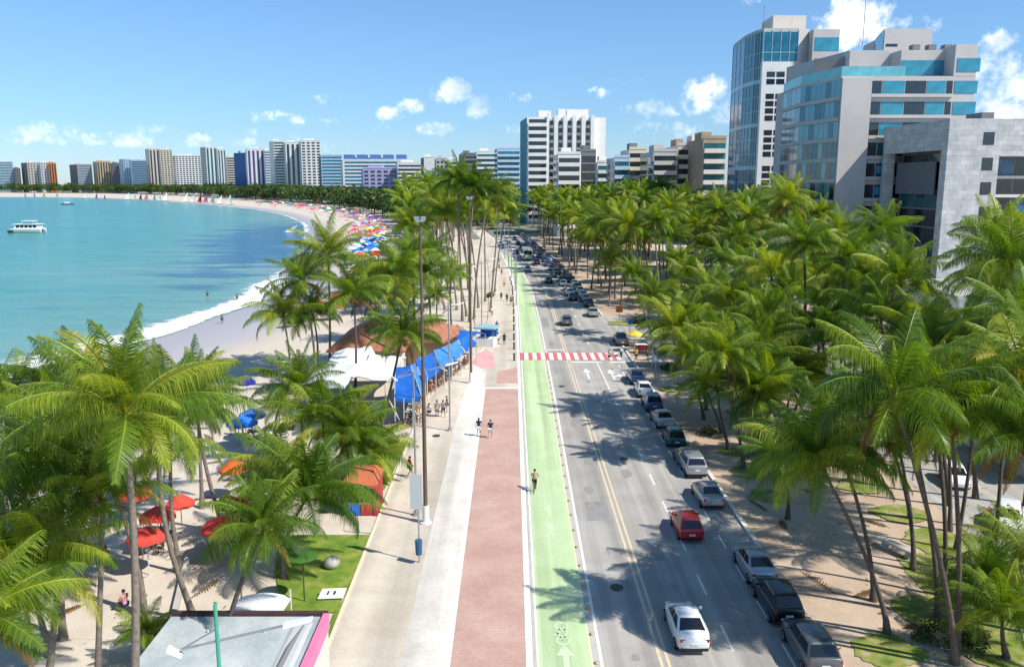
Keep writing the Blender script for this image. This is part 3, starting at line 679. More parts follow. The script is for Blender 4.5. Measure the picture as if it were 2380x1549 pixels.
near = [(1925,1085,2063,1472,'palm with a bent dark trunk, nearest the black parked car',1.0,True),
 (1965,1040,2030,1396,'palm whose trunk crosses behind the bent dark trunk nearest the black car',.95,True),
 (2060,960,2122,1325,'palm beside the grey concrete bench on the paved strip',.95,False),
 (2108,925,2219,1541,'palm with the long pale leaning trunk reaching the bottom edge at right',1.1,False),
 (2140,1010,2178,1438,'palm standing close behind the long pale leaning trunk',.9,True),
 (2240,985,2222,1520,'palm with the upright dark trunk curving at its foot beside the pale leaning trunk',1.05,True),
 (2190,940,2192,1386,'straight upright palm in the middle of the right hand trunks',1.0,True),
 (2355,1005,2309,1342,'palm leaning right beside the white car of the back street',1.05,False),
 (2215,930,2207,1234,'thin palm on the grass behind the straight upright trunk',.9,True),
 (2085,960,2116,1206,'palm on the small grass patch beyond the grey bench',.9,True),
 (2290,930,2222,1280,'palm before the grey roof with the blue edge',1.0,False),
 (1815,1070,1830,1206,'short palm standing alone on its own round of grass beside the kerb',.8,True),
 (1575,775,1636,974,'slim palm leaning left over the row of dark parked cars',.85,True),
 (1600,745,1642,952,'slim palm leaning left, foot just behind the row of dark parked cars',.85,True),
 (1612,830,1678,1006,'palm leaning strongly left, third slim trunk behind the parked cars',.8,True),
 (1668,895,1694,1045,'short palm on the grass behind the silver parked car',.8,True),
 (1690,830,1729,1088,'tall thin palm on the kerbside grass round behind the white parked car',.85,False),
 (1672,800,1700,975,'palm with the dark bushy foot among the thin trunks',.85,True),
 (1735,865,1741,987,'palm with the low round crown in the shade of the strip',.75,True),
 (1765,845,1767,1018,'palm with yellowed old fronds among the thin trunks',.9,True),
 (1772,925,1780,1083,'palm in front of the yellowed one, straight thin trunk',.85,False),
 (1778,900,1812,1071,'palm leaning left beside the straight thin trunk on the strip',.9,False),
 (1862,860,1827,987,'palm leaning right over the pale paving of the strip',.9,True),
 (1880,900,1848,965,'farther palm leaning right over the pale paving of the strip',.85,True),
 (1470,640,1514,783,'palm leaning left over the mouth of the side street',.95,True),
 (1520,690,1545,800,'palm on the corner of the side street',.9,True),
 (1960,790,1960,1010,'full crowned palm over the middle of the paved strip',1.0,True),
 (2040,850,2030,1090,'palm behind the bent dark trunk, crown full and bright',1.0,True),
 (2335,1440,2340,1530,'bright green young palm in the lower right corner',.75,False),
 (2400,1330,2395,None,'palm at the right picture edge with fronds hanging into the lower corner',.9,False),
 (2290,1350,2300,1440,'bushy young palm beside the upright dark trunk at lower right',.6,False)]
for i, (cu, cv, bu, bv, lb, s, dk) in enumerate(near):
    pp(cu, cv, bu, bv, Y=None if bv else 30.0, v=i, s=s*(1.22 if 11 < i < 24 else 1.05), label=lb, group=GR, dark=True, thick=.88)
pp(2420, 905, 2440, None, 27.0, v=0, s=1.15, label='palm right of the frame whose long fronds reach in below the stone building', group=GR)
pp(2410, 770, 2420, None, 36.0, v=2, s=1.15, label='palm at the right picture edge with an arched frond before the white wall', group=GR)
pp(2430, 1030, 2440, None, 24.0, v=3, s=1.0, label='palm beyond the right edge, its fronds hanging over the back street', group=GR)
# the grove on the land side, beyond the side street and behind the strip
GG = 'palms of the land side grove'
r = random.Random(5)
def zone_label(x, y):
    side = x - sh(y)
    if y < 86: return 'full palm crown in the dense grove between paved strip and stone building'
    a = 'along the line of parked cars' if side < 24 else ('deep in the grove' if side < 42 else 'near the buildings')
    b_ = 'just beyond the side street' if y < 150 else ('halfway down the avenue' if y < 230 else 'far down the avenue')
    return f'grove palm {a} {b_}'
cnt = 0
spots = []
def free(x, y, d): return all((x-a)**2 + (y-b_)**2 > d*d for a, b_ in spots)
y = 106.0
while y < 236 and cnt < 138:
    step = 4.9 + (y - 106) * .016
    x = K + sh(y) + 3.0
    xmax = 50 if y < 150 else 44
    while x < xmax + sh(y) * .4:
        px_, py_ = x + r.uniform(-2, 2), y + r.uniform(-2.6, 2.6)
        if free(px_, py_, 3.0):
            spots.append((px_, py_)); cnt += 1
            hgt = r.uniform(8.6, 15.8) + (1.6 if y > 170 else 0) + (1.5 if x - sh(y) > 40 else 0) - (1.2 if x - sh(y) < 22 else 0)
            palm((px_, py_), (px_ + r.uniform(-1.8, 1.2), py_ + r.uniform(-1, 1), hgt), fine=y < 150, s=r.uniform(1.08, 1.32), label=zone_label(px_, py_), group=GG, dark=r.random() < .5)
        x += step + r.uniform(-.8, 1.2)
    y += step * .95
# between the strip and the back street / stone building
for (cu, cv, Y) in [(1880,575,62),(1995,615,60),(2065,545,70),(2110,660,52),(1790,735,58),(2005,690,58),(2190,800,47),(2345,570,48),(2345,655,44),(2385,620,40),(1935,680,72),(1830,640,76),(1710,700,76),(1650,680,80),(1750,640,84),(2060,745,50),(2150,790,45),(1905,770,58),(2260,800,41),(2180,850,40),(1960,555,84),(1830,555,92),(1690,610,98),(1600,640,100),(1560,700,98),(1720,560,102),(1640,580,112),(1800,640,68),(1850,700,66),(1620,720,84),(1700,755,70),(1780,790,56),(2040,655,60),(1960,740,60),(1905,640,70),(1580,610,108)]:
    pp(cu, cv, cu + r.uniform(-14, 14), None, Y, s=r.uniform(1.05, 1.25), v=r.randrange(6), label=zone_label(0, 50), group=GG, dark=True)
# far palms on the sea side of the road
GS = 'palms of the far seaside grove'
for k in range(44):
    y = 128 + (k / 44) ** 1.15 * 150 + r.uniform(-4, 4)
    x0 = pl(y) - 2.5; x1 = x0 - (16 + .05 * (y - 128))
    px_ = x0 + (x1 - x0) * r.random()
    hh = r.uniform(14, 19.5) if y < 220 else r.uniform(15, 20)
    palm((px_, y), (px_ + r.uniform(-2, 1), y + r.uniform(-1, 1), hh), fine=False, s=r.uniform(1.0, 1.25), group=GS,
         label='palm of the far grove between beach and promenade, ' + ('near end' if y < 190 else ('middle' if y < 270 else 'far end')))
# past the 300 nearest palms the avenue reads as one mass of crowns
mass = MB(); mass.t = []
src = []
for me in COARSE[:3]:
    src.append(([Vector(v.co) for v in me.vertices], [tuple(p.vertices) for p in me.polygons], [d.value for d in me.attributes['tint'].data]))
for k in range(110):
    y = 238 + (k / 110) ** 1.2 * 190
    x = (K + sh(y) + 3 + r.random() * 36) if k % 3 else (pl(y) - 3 - r.random() * 22)
    hh = r.uniform(12.5, 17.5); a = r.random() * 6.28; k_ = r.uniform(.85, 1.1) * CS * 1.15; ca, sa = math.cos(a), math.sin(a)
    vs, fs, ts = src[k % 3]
    mass.add([(x + (p.x*ca - p.y*sa)*k_, y + (p.x*sa + p.y*ca)*k_, hh + p.z*k_) for p in vs], fs, 0); mass.t += ts
    n0 = len(mass.v); mass.tube([(x, y, -.1), (x + .3, y, hh*.5), (x, y, hh)], [.25,.17,.12], 5, 1); mass.t += [0.0] * (len(mass.v) - n0)
tag(mass.build('far_palm_mass', [M_frond, M_trunk]), kind='stuff')
# fallen fronds and leaf litter on the sand and paving under the palms
lit = MB(); lit.t = []; rl_ = random.Random(77)
for k in range(90):
    if k % 3: x, y = rl_.uniform(14.6, 42), rl_.uniform(26, 84)
    else: x, y = rl_.uniform(-26, -9), rl_.uniform(24, 75)
    a = rl_.random() * 6.28; L_ = rl_.uniform(1.0, 2.4)
    tmp = MB(); tmp.t = []
    add_frond(tmp, rl_, a, R(4), R(6), L_, 12, .06, 1.1, .45, False)
    lit.add([(x + p[0], y + p[1], .03 + max(0, min(.12, p[2] * .25))) for p in tmp.v], tmp.f); lit.t += tmp.t
for k in range(900):
    if k % 3: x, y = rl_.uniform(14.3, 44), rl_.uniform(25, 85)
    else: x, y = rl_.uniform(-30, -8.3), rl_.uniform(22, 80)
    a = rl_.random() * 6.28; s_ = rl_.uniform(.06, .22); c_, d_ = math.cos(a)*s_, math.sin(a)*s_
    lit.add([(x-c_, y-d_, .035), (x+d_*.25, y-c_*.25, .04), (x+c_, y+d_, .05), (x-d_*.25, y+c_*.25, .04)], [(0,1,2,3)]); lit.t += [rl_.choice([1.1, .8, .6])] * 4
tag(lit.build('leaf_litter', M_frond), kind='stuff')
# ---------------------------------------------------------------- broad leaved trees along the far bay
M_leaf = foliage_mat('tree_leaves', (.016,.040,.008), (.045,.085,.014), (.10,.15,.025), trans=.2)
def tree_crown(seed, n=620):
    r = random.Random(seed); mb = MB(); mb.t = []
    lobes = [(Vector((r.uniform(-.62,.62), r.uniform(-.62,.62), r.uniform(.15,.75))), r.uniform(.28,.5)) for _ in range(11)]
    for _ in range(n):
        c, q = r.choice(lobes)
        d = Vector((r.gauss(0,1), r.gauss(0,1), r.gauss(0,1))).normalized()
        p = c + d * q * r.uniform(.72, 1.05); p.z *= .85
        nrm = (d + Vector((r.uniform(-.7,.7), r.uniform(-.7,.7), r.uniform(-.3,.9)))).normalized()
        a = nrm.cross(Vector((r.uniform(-1,1), r.uniform(-1,1), .3))).normalized(); b_ = nrm.cross(a); s = r.uniform(.05, .12)
        tt = r.uniform(.15, .85)
        mb.add([p - a*s, p - b_*s*.6, p + a*s, p + b_*s*.6], [(0,1,2,3)]); mb.t += [tt]*4
    return mb.mesh('crown', M_leaf)
TC = [tree_crown(70 + i) for i in range(5)]
def tree(x, y, h, wd, label, group):
    t = thing('shade_tree', label, 'tree', (x, y, 0), 0, group)
    rr = random.Random(int(x*7 + y*13))
    mb = MB().tube([(0,0,-.2),(.1,.05,h*.25),(0,.1,h*.5)], [.35,.28,.2], 7)
    for k in range(4):
        a = k*1.6 + rr.random(); mb.tube([(0,.05,h*.32),(wd*.16*math.cos(a), wd*.16*math.sin(a), h*.55),(wd*.3*math.cos(a), wd*.3*math.sin(a), h*.72)], [.16,.11,.05], 5)
    mb.build('trunk', M_trunkd, t, smooth=60)
    place('crown', TC[rr.randrange(5)], t, (0,0,h*.36), (0,0,rr.random()*6.28), (wd*.58, wd*.58, h*.66))
GB = 'shade trees lining the far bay'
for rowi, dd in enumerate((10, 24, 42)):
    ln = off(inner, dd); acc = 0; last = None
    for (a, b_) in zip(ln, ln[1:]):
        seg = math.dist(a, b_); n_ = 0
        stepd = 15 + .012 * a[1]
        acc += seg
        while acc > stepd:
            acc -= stepd; q = r.random(); x = a[0] + (b_[0]-a[0])*q + r.uniform(-3,3); yy = a[1] + (b_[1]-a[1])*q + r.uniform(-3,3)
            if yy > 300 and rowi < 3:
                z1 = 'near the parasol crowded bend' if yy < 480 else ('below the blue and white blocks' if yy < 700 else ('behind the white sails' if yy < 1000 else 'at the far left end of the bay'))
                tree(x, yy, r.uniform(13, 18.5) * (1 + .00012*yy), r.uniform(16, 24) * (1 + .0002 * yy), f'dark shade tree {["at the sand edge", "in the second row", "in the back row"][rowi]} {z1}', GB)
for k in range(16):
    yy = 262 + k * 13; x = interp([(p[1], p[0]) for p in inner if p[1] < 480], yy) + r.uniform(6, 22)
    tree(x, yy, r.uniform(12, 16), r.uniform(11, 15), 'dark shade tree among the far seaside palms, behind the parasols', GB)

# ---------------------------------------------------------------- buildings
W_white = mat('white_render', (.76,.75,.73), .8, .06, .3)
W_beige = mat('beige_render', (.66,.60,.53), .8, .07, .3)
W_grey = mat('grey_render', (.53,.50,.48), .8, .06, .25)
W_tan = mat('tan_render', (.56,.42,.27), .8, .08, .3)
W_brown = mat('brown_render', (.38,.29,.20), .8, .1, .3)
W_cream = mat('cream_render', (.70,.62,.48), .8, .06, .3)
W_orange = mat('orange_render', (.62,.22,.07), .8, .08, .3)
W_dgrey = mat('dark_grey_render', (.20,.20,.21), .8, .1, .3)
W_blue = mat('blue_render', (.06,.15,.36), .7, .08, .3)
W_teal = mat('teal_render', (.02,.26,.32), .6, .08, .3)
W_lilac = mat('lilac_render', (.42,.40,.62), .8, .06, .3)
W_pblue = mat('pale_blue_render', (.48,.60,.72), .8, .06, .3)
G_dark = glass_mat('dark_glass', (.020,.026,.034))
G_blue = glass_mat('blue_glass', (.018,.15,.23), spec=.55)
G_cyan = glass_mat('cyan_glass', (.035,.26,.36), spec=1.0, var=.25)  # sky reflection put into the glass colour as cyan
G_green = glass_mat('green_glass', (.02,.11,.13), spec=.6)
G_steel = glass_mat('steel_blue_glass', (.05,.14,.24), spec=.55)
M_rail = mat('pale_rail_glass', (.14,.44,.50), .15, .2, .5, spec=.9)
M_roof = mat('roof_concrete', (.40,.39,.37), .9, .12, .4)
_pm = {}
def panel(parent, name, m, p0, p1, z0, z1, out=.04, thick=.16, smooth=0):
    """box on the wall line p0->p1 (seen left to right from outside), its face 'out' metres proud"""
    d = Vector((p1[0]-p0[0], p1[1]-p0[1])); L_ = d.length; d /= L_
    key = (name, m.name, round(L_, 2), round(z1 - z0, 2), round(out, 2), round(thick, 2))
    if key not in _pm:
        _pm[key] = MB().box(0, L_, -out, thick - out, 0, z1 - z0).mesh(name, m)
    return place(name, _pm[key], parent, (p0[0], p0[1], z0), (0, 0, math.atan2(d.y, d.x)))
def lerp(a, b, t): return (a[0] + (b[0]-a[0])*t, a[1] + (b[1]-a[1])*t)
def facade(parent, p0, p1, z0, z1, floors, style, wm, gm, bays=4, slab=None):
    fh = (z1 - z0) / floors
    L_ = math.dist(p0, p1)
    if style == 'bands':
        for k in range(floors):
            panel(parent, 'window', gm, lerp(p0, p1, .03), lerp(p0, p1, .97), z0 + k*fh + fh*.42, z0 + k*fh + fh*.95)
    elif style == 'balcony':
        for k in range(floors):
            panel(parent, 'window', gm, lerp(p0, p1, .04), lerp(p0, p1, .96), z0 + k*fh + fh*.12, z0 + k*fh + fh*.92)
            panel(parent, 'balcony', slab or wm, lerp(p0, p1, .02), lerp(p0, p1, .98), z0 + k*fh - .05, z0 + k*fh + fh*.40, 1.3, 1.25)
    elif style == 'grid':
        for k in range(floors):
            for b in range(bays):
                panel(parent, 'window', gm, lerp(p0, p1, (b+.18)/bays), lerp(p0, p1, (b+.82)/bays), z0 + k*fh + fh*.3, z0 + k*fh + fh*.85)
    elif style == 'stripes':
        for b in range(bays):
            panel(parent, 'window', gm, lerp(p0, p1, (b+.25)/bays), lerp(p0, p1, (b+.75)/bays), z0 + 1, z1 - 1)
    elif style == 'fins':
        for k in range(floors):
            for b in range(bays):
                panel(parent, 'window', gm, lerp(p0, p1, (b+.1)/bays), lerp(p0, p1, (b+.62)/bays), z0 + k*fh + fh*.15, z0 + k*fh + fh*.8)
        for b in range(bays):
            panel(parent, 'fin', wm, lerp(p0, p1, (b+.66)/bays), lerp(p0, p1, (b+1.0)/bays), z0, z1 + .6, 2.0, 2.0)
    elif style == 'glass':
        panel(parent, 'window', gm, lerp(p0, p1, .02), lerp(p0, p1, .98), z0 + .5, z1 - .5)
        for k in range(floors): panel(parent, 'spandrel', slab or wm, p0, p1, z0 + k*fh - .25, z0 + k*fh + .3, .14, .2)
def far_tower(uL, uM, uR, vT, Y, label, fl, ff, wm, gm=G_dark, name='apartment_tower', cat='building', d=None, bays=4, floors=None, wm2=None, slab=None, top=True, group=None, roofm=None):
    """tower from the photo: side face uL..uM (running back), front face uM..uR, top edge vT"""
    B = (P(uM, vT, Y)[0], Y); C = (P(uR, vT, Y)[0], Y); h = P(uM, vT, Y)[1]
    d = d or max(12, (C[0]-B[0]) * .8)
    if uL < uM:
        A = (P(uL, vT, Y + d)[0], Y + d)
        if A[0] > B[0]: A = (B[0] - .5, Y + d)
    else: A = (B[0] + .12*d, Y + d)
    D = (C[0] + A[0] - B[0] + .15*d, Y + d)
    cx, cy = (A[0]+C[0])/2, Y + d/2
    t = thing(name, label, cat, (cx, cy, 0), 0, group)
    o = lambda p: (p[0]-cx, p[1]-cy)
    A, B, C, D = map(o, (A, B, C, D))
    MB().prism([B, C, D, A], -1, h).build('wall', [wm], t)
    if wm2:
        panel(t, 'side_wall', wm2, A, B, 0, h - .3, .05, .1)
    fl_ = floors or max(4, int(h / 3.4))
    z0 = h - fl_ * 3.4 if h - fl_*3.4 > 0 else 1.0
    if ff: facade(t, B, C, z0, h - 1.2, fl_, ff, wm, gm, bays, slab)
    if fl: facade(t, A, B, z0, h - 1.2, fl_, fl, wm2 or wm, gm, max(2, bays//2), slab)
    panel(t, 'parapet', wm, B, C, h - .05, h + .9, .12, .3)
    if top:
        mx = lerp(A, C, .45); w_ = math.dist(B, C) * .22
        MB().box(mx[0]-w_, mx[0]+w_, mx[1]-d*.2, mx[1]+d*.2, h - .1, h + 2.6).build('roof_house', [roofm or wm], t)
    return t
FB = 'buildings along the far bay'
far = [(-30,-22,26,376,1420,'pale teal block at the left end of the skyline','bands','bands',W_pblue,G_green),
 (26,30,44,391,1400,'small low dark block beside the pale teal one','bands','grid',W_dgrey,G_dark),
 (45,59,86,378,1330,'beige block with a dark flank, third from the left of the skyline','bands','grid',W_beige,G_dark),
 (86,90,108,377,1320,'narrow white block beside the orange one','','grid',W_white,G_dark),
 (106,109,127,379,1325,'narrow block with an orange rendered front','','stripes',W_orange,G_dark),
 (158,176,210,382,1270,'grey and white block with a dark blue flank','bands','bands',W_grey,G_steel),
 (212,222,253,375,1230,'tan block with a dark central strip','grid','stripes',W_tan,G_dark),
 (253,256,274,379,1215,'dark narrow block between the tan and pale blue ones','','grid',W_dgrey,G_dark),
 (273,283,299,370,1180,'pale blue slab block, plain fronted','','grid',W_pblue,G_steel),
 (298,301,338,372,1165,'blue grey glass block beside the pale blue slab','','glass',W_pblue,G_steel),
 (333,342,366,346,1110,'tall beige tower with a white framed recess','bands','stripes',W_beige,G_dark),
 (364,368,396,348,1105,'tall beige tower stuck to the recessed one','','grid',W_cream,G_dark),
 (397,404,463,361,1060,'white gridded block with dark teal lower floors','bands','grid',W_white,G_dark),
 (461,474,500,341,1010,'tall white tower with a teal flank','glass','stripes',W_white,G_green),
 (498,502,521,346,1000,'white tower with two bright vertical strips','','stripes',W_white,G_green),
 (519,523,542,365,990,'short beige block beside the deep blue flank','','bands',W_beige,G_dark),
 (540,566,571,355,950,'block with a plain deep blue side','','',W_blue,G_dark),
 (567,570,611,346,930,'white tower with purple vertical stripes','','stripes',W_white,mat('purple_panel',(.10,.07,.22),.5,.1,1.0)),
 (609,612,624,350,925,'slim white tower behind the striped one','','bands',W_white,G_steel),
 (622,632,656,328,860,'black and white banded tower','','bands',W_white,G_dark),
 (655,660,694,331,850,'tower with tall white fins beside the banded one','','stripes',W_white,G_dark),
 (692,696,742,327,840,'tall white gridded tower with a dark right edge','','grid',W_white,G_dark),
 (738,744,793,361,740,'curved looking blue glass block with white bands','glass','bands',W_pblue,G_blue),
 (790,794,950,372,660,'long blue block with white bands and blue roof houses','','bands',W_white,G_blue),
 (838,842,918,392,600,'lilac low block in front of the long blue one','','grid',W_lilac,G_dark),
 (918,922,979,379,590,'low white terraced block beside the lilac one','','balcony',W_white,G_dark),
 (977,984,1011,366,560,'white tower with a plain front and black flank','','',W_white,G_dark),
 (1009,1013,1039,369,545,'grey block right of the plain white tower','','grid',W_grey,G_dark),
 (1037,1041,1068,372,530,'small white balconied block before the dark roofs','','balcony',W_white,G_dark),
 (1066,1070,1104,358,500,'dark balconied block rising behind the tall palms','','balcony',W_dgrey,G_dark),
 (1102,1107,1152,353,470,'white block with green glass left bay','glass','balcony',W_white,G_green),
 (1149,1155,1210,346,430,'blue glass balconied block left of the white tower','glass','balcony',W_pblue,G_blue)]
for (a, b, c, v, Y, lb, fl, ff, wm, gm) in far:
    yi = interp(sorted((p[0] / p[1] * F / 1.02 + CX, p[1]) for p in inner), (a + c) / 2)
    if b < 950: Y = max(Y, yi + 85)
    w_ = P(c, v, Y)[0] - P(b, v, Y)[0]
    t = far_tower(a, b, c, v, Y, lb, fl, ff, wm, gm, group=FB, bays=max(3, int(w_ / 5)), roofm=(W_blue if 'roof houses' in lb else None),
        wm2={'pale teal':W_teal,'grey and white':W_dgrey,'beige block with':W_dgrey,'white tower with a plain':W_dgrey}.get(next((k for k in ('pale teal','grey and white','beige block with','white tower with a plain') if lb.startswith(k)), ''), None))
    if 'roof houses' in lb:
        for k in range(5):
            h = P(b, v, Y)[1]; q = -w_*.42 + w_*.2*k
            MB().box(q, q + 9, -12, -2, h - .1, h + 5.5).build('roof_house', [W_blue], t)
# mid distance blocks of the land side, right of the white tower
AV = 'blocks along the avenue'
far_tower(1294,1298,1351,358,262,'low white and glass block in front of the fins of the white tower','glass','balcony',W_white,G_dark,group=AV,d=18)
far_tower(1350,1354,1387,352,270,'dark narrow block at the foot of the blank wall of the white tower','','glass',W_dgrey,G_dark,group=AV,d=16)
far_tower(1385,1390,1428,377,290,'low pale terraced block with green glass','','balcony',W_white,G_green,group=AV,d=16)
far_tower(1424,1430,1466,366,262,'block of green glass balconies left of the cream banded one','glass','balcony',W_pblue,G_green,group=AV,d=18,top=False)
far_tower(1462,1465,1506,347,266,'cream banded block with a dark roof','','balcony',W_cream,G_dark,group=AV,d=18,roofm=W_dgrey)
far_tower(1503,1522,1578,352,240,'grey balconied block with a planted penthouse','glass','balcony',W_grey,G_dark,group=AV,d=22,slab=W_grey)
far_tower(1576,1580,1619,338,243,'grey block with an orange brown top storey','','balcony',W_beige,G_dark,group=AV,d=22,roofm=W_brown)
far_tower(1616,1619,1642,330,246,'pale narrow block beside the brown topped one','','bands',W_beige,G_dark,group=AV,d=18)
far_tower(1636,1640,1694,322,225,'brown topped block with green glass balconies against the blue tower','','balcony',W_brown,G_green,group=AV,d=22,slab=W_beige)
# white tower at the bend of the avenue
Y = 345
t = thing('office_tower', 'white tower with projecting fins and a teal flank, tallest at the bend of the avenue', 'building', (P(1225,300,Y)[0], Y, 0), 0, AV)
x0 = P(1225,300,Y)[0]; X = lambda u: P(u, 300, Y)[0] - x0
h = P(1225, 272, Y)[1]
MB().prism([(0,0),(X(1275),0),(X(1275),3),(X(1386),3),(X(1412),3.0),(X(1412),26),(-3,26)], 0, h).build('wall', [W_white], t)
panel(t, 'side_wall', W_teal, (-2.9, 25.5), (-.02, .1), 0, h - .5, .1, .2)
fl = 14; fh = (h - 2) / fl
for k in range(fl):
    z = 1 + k * fh
    panel(t, 'window', G_dark, (X(1230),0), (X(1270),0), z + fh*.5, z + fh*.97)
    panel(t, 'sill', W_white, (X(1228),0), (X(1272),0), z + fh*.02, z + fh*.46, .9, .85)
    for b in range(5):
        a = 1279 + b*21.5
        panel(t, 'window', G_dark, (X(a),3), (X(a+9),3), z + fh*.25, z + fh*.85)
for b in range(5):
    a = 1279 + b*21.5
    panel(t, 'fin', W_white, (X(a+10.5),3), (X(a+19),3), 0, h + .8, 2.6, 2.6)
panel(t, 'pier', W_white, (X(1271.5),0), (X(1277),0), 0, h + 1.5, .5, 1.5)
for (a, b, v) in ((1253,1283,257),(1300,1318,253),(1320,1372,254)):
    MB().box(X(a), X(b), 6, 16, h - .1, P(a, v, Y + 6)[1]).build('roof_house', [W_white], t)
far_tower(1238,1240,1262,276,340,'dark roof garden pavilion on the left corner of the white tower','','',W_dgrey,G_dark,name='roof_pavilion',cat='building',d=4,top=False) if False else None

# ---- blue glass tower
Y0 = 172
def at(u, Y): return (P(u, 300, Y)[0], Y)
pts = [at(1703,190), at(1730,178), at(1754,172.5), at(1772,170), at(1853,170), at(1876,171), at(1876,168.4), at(1948,168.4), (at(1948,168.4)[0]+1.5, 192)]
org = pts[3]
t = thing('glass_tower', 'tall blue glass tower with a white window column and a beige roof box', 'building', (org[0], org[1], 0))
rel = [(p[0]-org[0], p[1]-org[1]) for p in pts]
hT = P(1800, 72, Y0)[1]; hR = P(1900, 69, 168)[1]
MB().prism(rel[:6] + [(rel[5][0], 22), (rel[0][0]+2, 22)], 0, hT).build('wall', [W_grey], t)
MB().prism([(rel[5][0]+.02, rel[6][1]), rel[7], rel[8], (rel[5][0]+.02, 22)], 0, hR).build('wing', [W_grey], t)
tops = [82, 77, 75, 72]
fh = 3.3; nfl = int(hT / fh)
W_sp = mat('pale_blue_spandrel', (.34,.50,.60), .3, .1, .5, spec=.8)
for i in range(4):
    a, b = rel[i], rel[i+1]
    gm = [G_steel, G_blue, G_green, G_blue][i]
    zb = 0 if i < 3 else P(1820, 152, Y0)[1]
    nb = [3, 3, 3, 4][i]
    for q in range(nb):
        panel(t, 'window', gm, lerp(a, b, (q+.04)/nb), lerp(a, b, (q+.96)/nb), zb + .3, hT - .8, .05)
    for q in range(nb + 1):
        c_ = lerp(a, b, min(.995, max(.005, q/nb))); e_ = lerp(a, b, min(1, q/nb + .012))
        MB().box(-.07, .07, -.14, .02, zb, hT - .4).build('mullion', [W_sp], t, (c_[0], c_[1], 0), (0, 0, math.atan2(b[1]-a[1], b[0]-a[0])))
    for k in range(int(zb / fh), nfl):
        z = k * fh; big = k % 3 == 1
        if z > zb: panel(t, 'spandrel', W_sp, a, b, z - (.35 if big else .07), z + (.55 if big else .07), .12, .12)
wc0, wc1 = (rel[3][0] + .05, rel[3][1]), lerp(rel[3], rel[4], .98)
zc = P(1805, 152, Y0)[1]
panel(t, 'window_column', W_white, (rel[3][0]-.3, rel[3][1]), (rel[3][0] + (rel[4][0]-rel[3][0])*.78, rel[3][1]), 0, zc, 1.0, 1.3)
cw = (rel[4][0]-rel[3][0]) * .70
for k in range(int(zc / 1.65) - 1):
    if k % 5 == 4: continue
    for q in range(2):
        x = rel[3][0] + .9 + q * (cw - 1.2) / 2
        panel(t, 'window', G_dark, (x, rel[3][1] - 1.0), (x + (cw - 2.0)/2, rel[3][1] - 1.0), 1 + k*1.65, 2.15 + k*1.65, .05, .1)
for k in range(int(hR / 5.2)):
    z = hR - 5.0 - k * 5.2
    if z > 2: panel(t, 'window', G_cyan if k % 2 == 0 else G_blue, lerp(rel[6], rel[7], .2), lerp(rel[6], rel[7], .99), z + .2, z + 3.2)
a = at(1792, 176); b = at(1868, 176)
MB().box(a[0]-org[0], b[0]-org[0], 6, 14, hT - .2, P(1830, 37, 176)[1]).build('roof_house', [W_beige], t)
MB().tube([(3, 9, hT), (3, 9, P(1830,10,178)[1])], .06, 5).build('antenna', [W_dgrey], t)

# ---- grey office block with stepped terraces
YG = 128
g = lambda u, Y=YG, v=300: (P(u, v, Y)[0], Y)
c0 = g(1961)
t = thing('office_block', 'grey stepped office block with blue windows, terraces and a round left wing', 'building', (c0[0], c0[1], 0))
rl = lambda p: (p[0]-c0[0], p[1]-c0[1])
zP = lambda v, u=2000, Y=YG: P(u, v, Y)[1]
colL, colR, rE = rl(g(1961)), rl(g(2030)), rl(g(2288, YG, 200))
curve = [rl(g(1827,150)), rl(g(1868,139)), rl(g(1915,133.5)), colL]
back = 26
zR = zP(182, 1990); zTop = zP(107, 2290)
MB().prism(curve + [rE, (rE[0]+.5, back), (curve[0][0], back)], 0, zR).build('wall', [W_grey], t)
# raised right hand storeys and penthouse
MB().prism([rl(g(2222,YG+.0)), rE, (rE[0]+.5, back), (rl(g(2222))[0], back)], zR - .05, zTop).build('tower_wing', [W_grey], t)
MB().prism([rl(g(2096,YG+3.2)), rl(g(2222,YG+3.2)), (rl(g(2222))[0]-.01, back), (rl(g(2096))[0], back)], zR - .06, zTop - .4).build('upper_storey', [W_grey], t)
MB().prism([rl(g(1976,YG+6.5)), rl(g(2090,YG+6.5)), (rl(g(2090))[0], back), (rl(g(1960))[0], back)], zR - .07, zP(120, 2000, YG+6)).build('penthouse', [W_grey], t)
MB().prism([rl(g(1893,YG+9)), rl(g(1972,YG+7.5)), rl(g(1972,YG+11)), rl(g(1897,YG+12.5))], zR - .08, zP(141, 1900, YG+9)).build('roof_garden_room', [W_dgrey], t)
MB().prism([rl(g(2052,YG+9)), rl(g(2164,YG+9)), (rl(g(2164))[0]+.5, back), rl(g(2030,YG+20))], zTop - 4, zP(70, 2100, YG+9)).build('roof_house', [W_grey], t)
panel(t, 'window', G_cyan, rl(g(2030,YG+20)), rl(g(2052,YG+9)), zTop + .3, zP(76, 2060, YG+9), .05)
MB().tube([(rl(g(2080))[0], 12, zTop + 2), (rl(g(2080))[0], 12, zP(-12, 2080, YG+12))], .07, 5).build('antenna', [W_dgrey], t)
panel(t, 'vent', G_dark, rl(g(2058,YG+9)), rl(g(2085,YG+9)), zP(112,2060,YG+9), zP(106,2060,YG+9), .05)
rows = [208, 257, 305, 352, 400, 449, 498, 546]
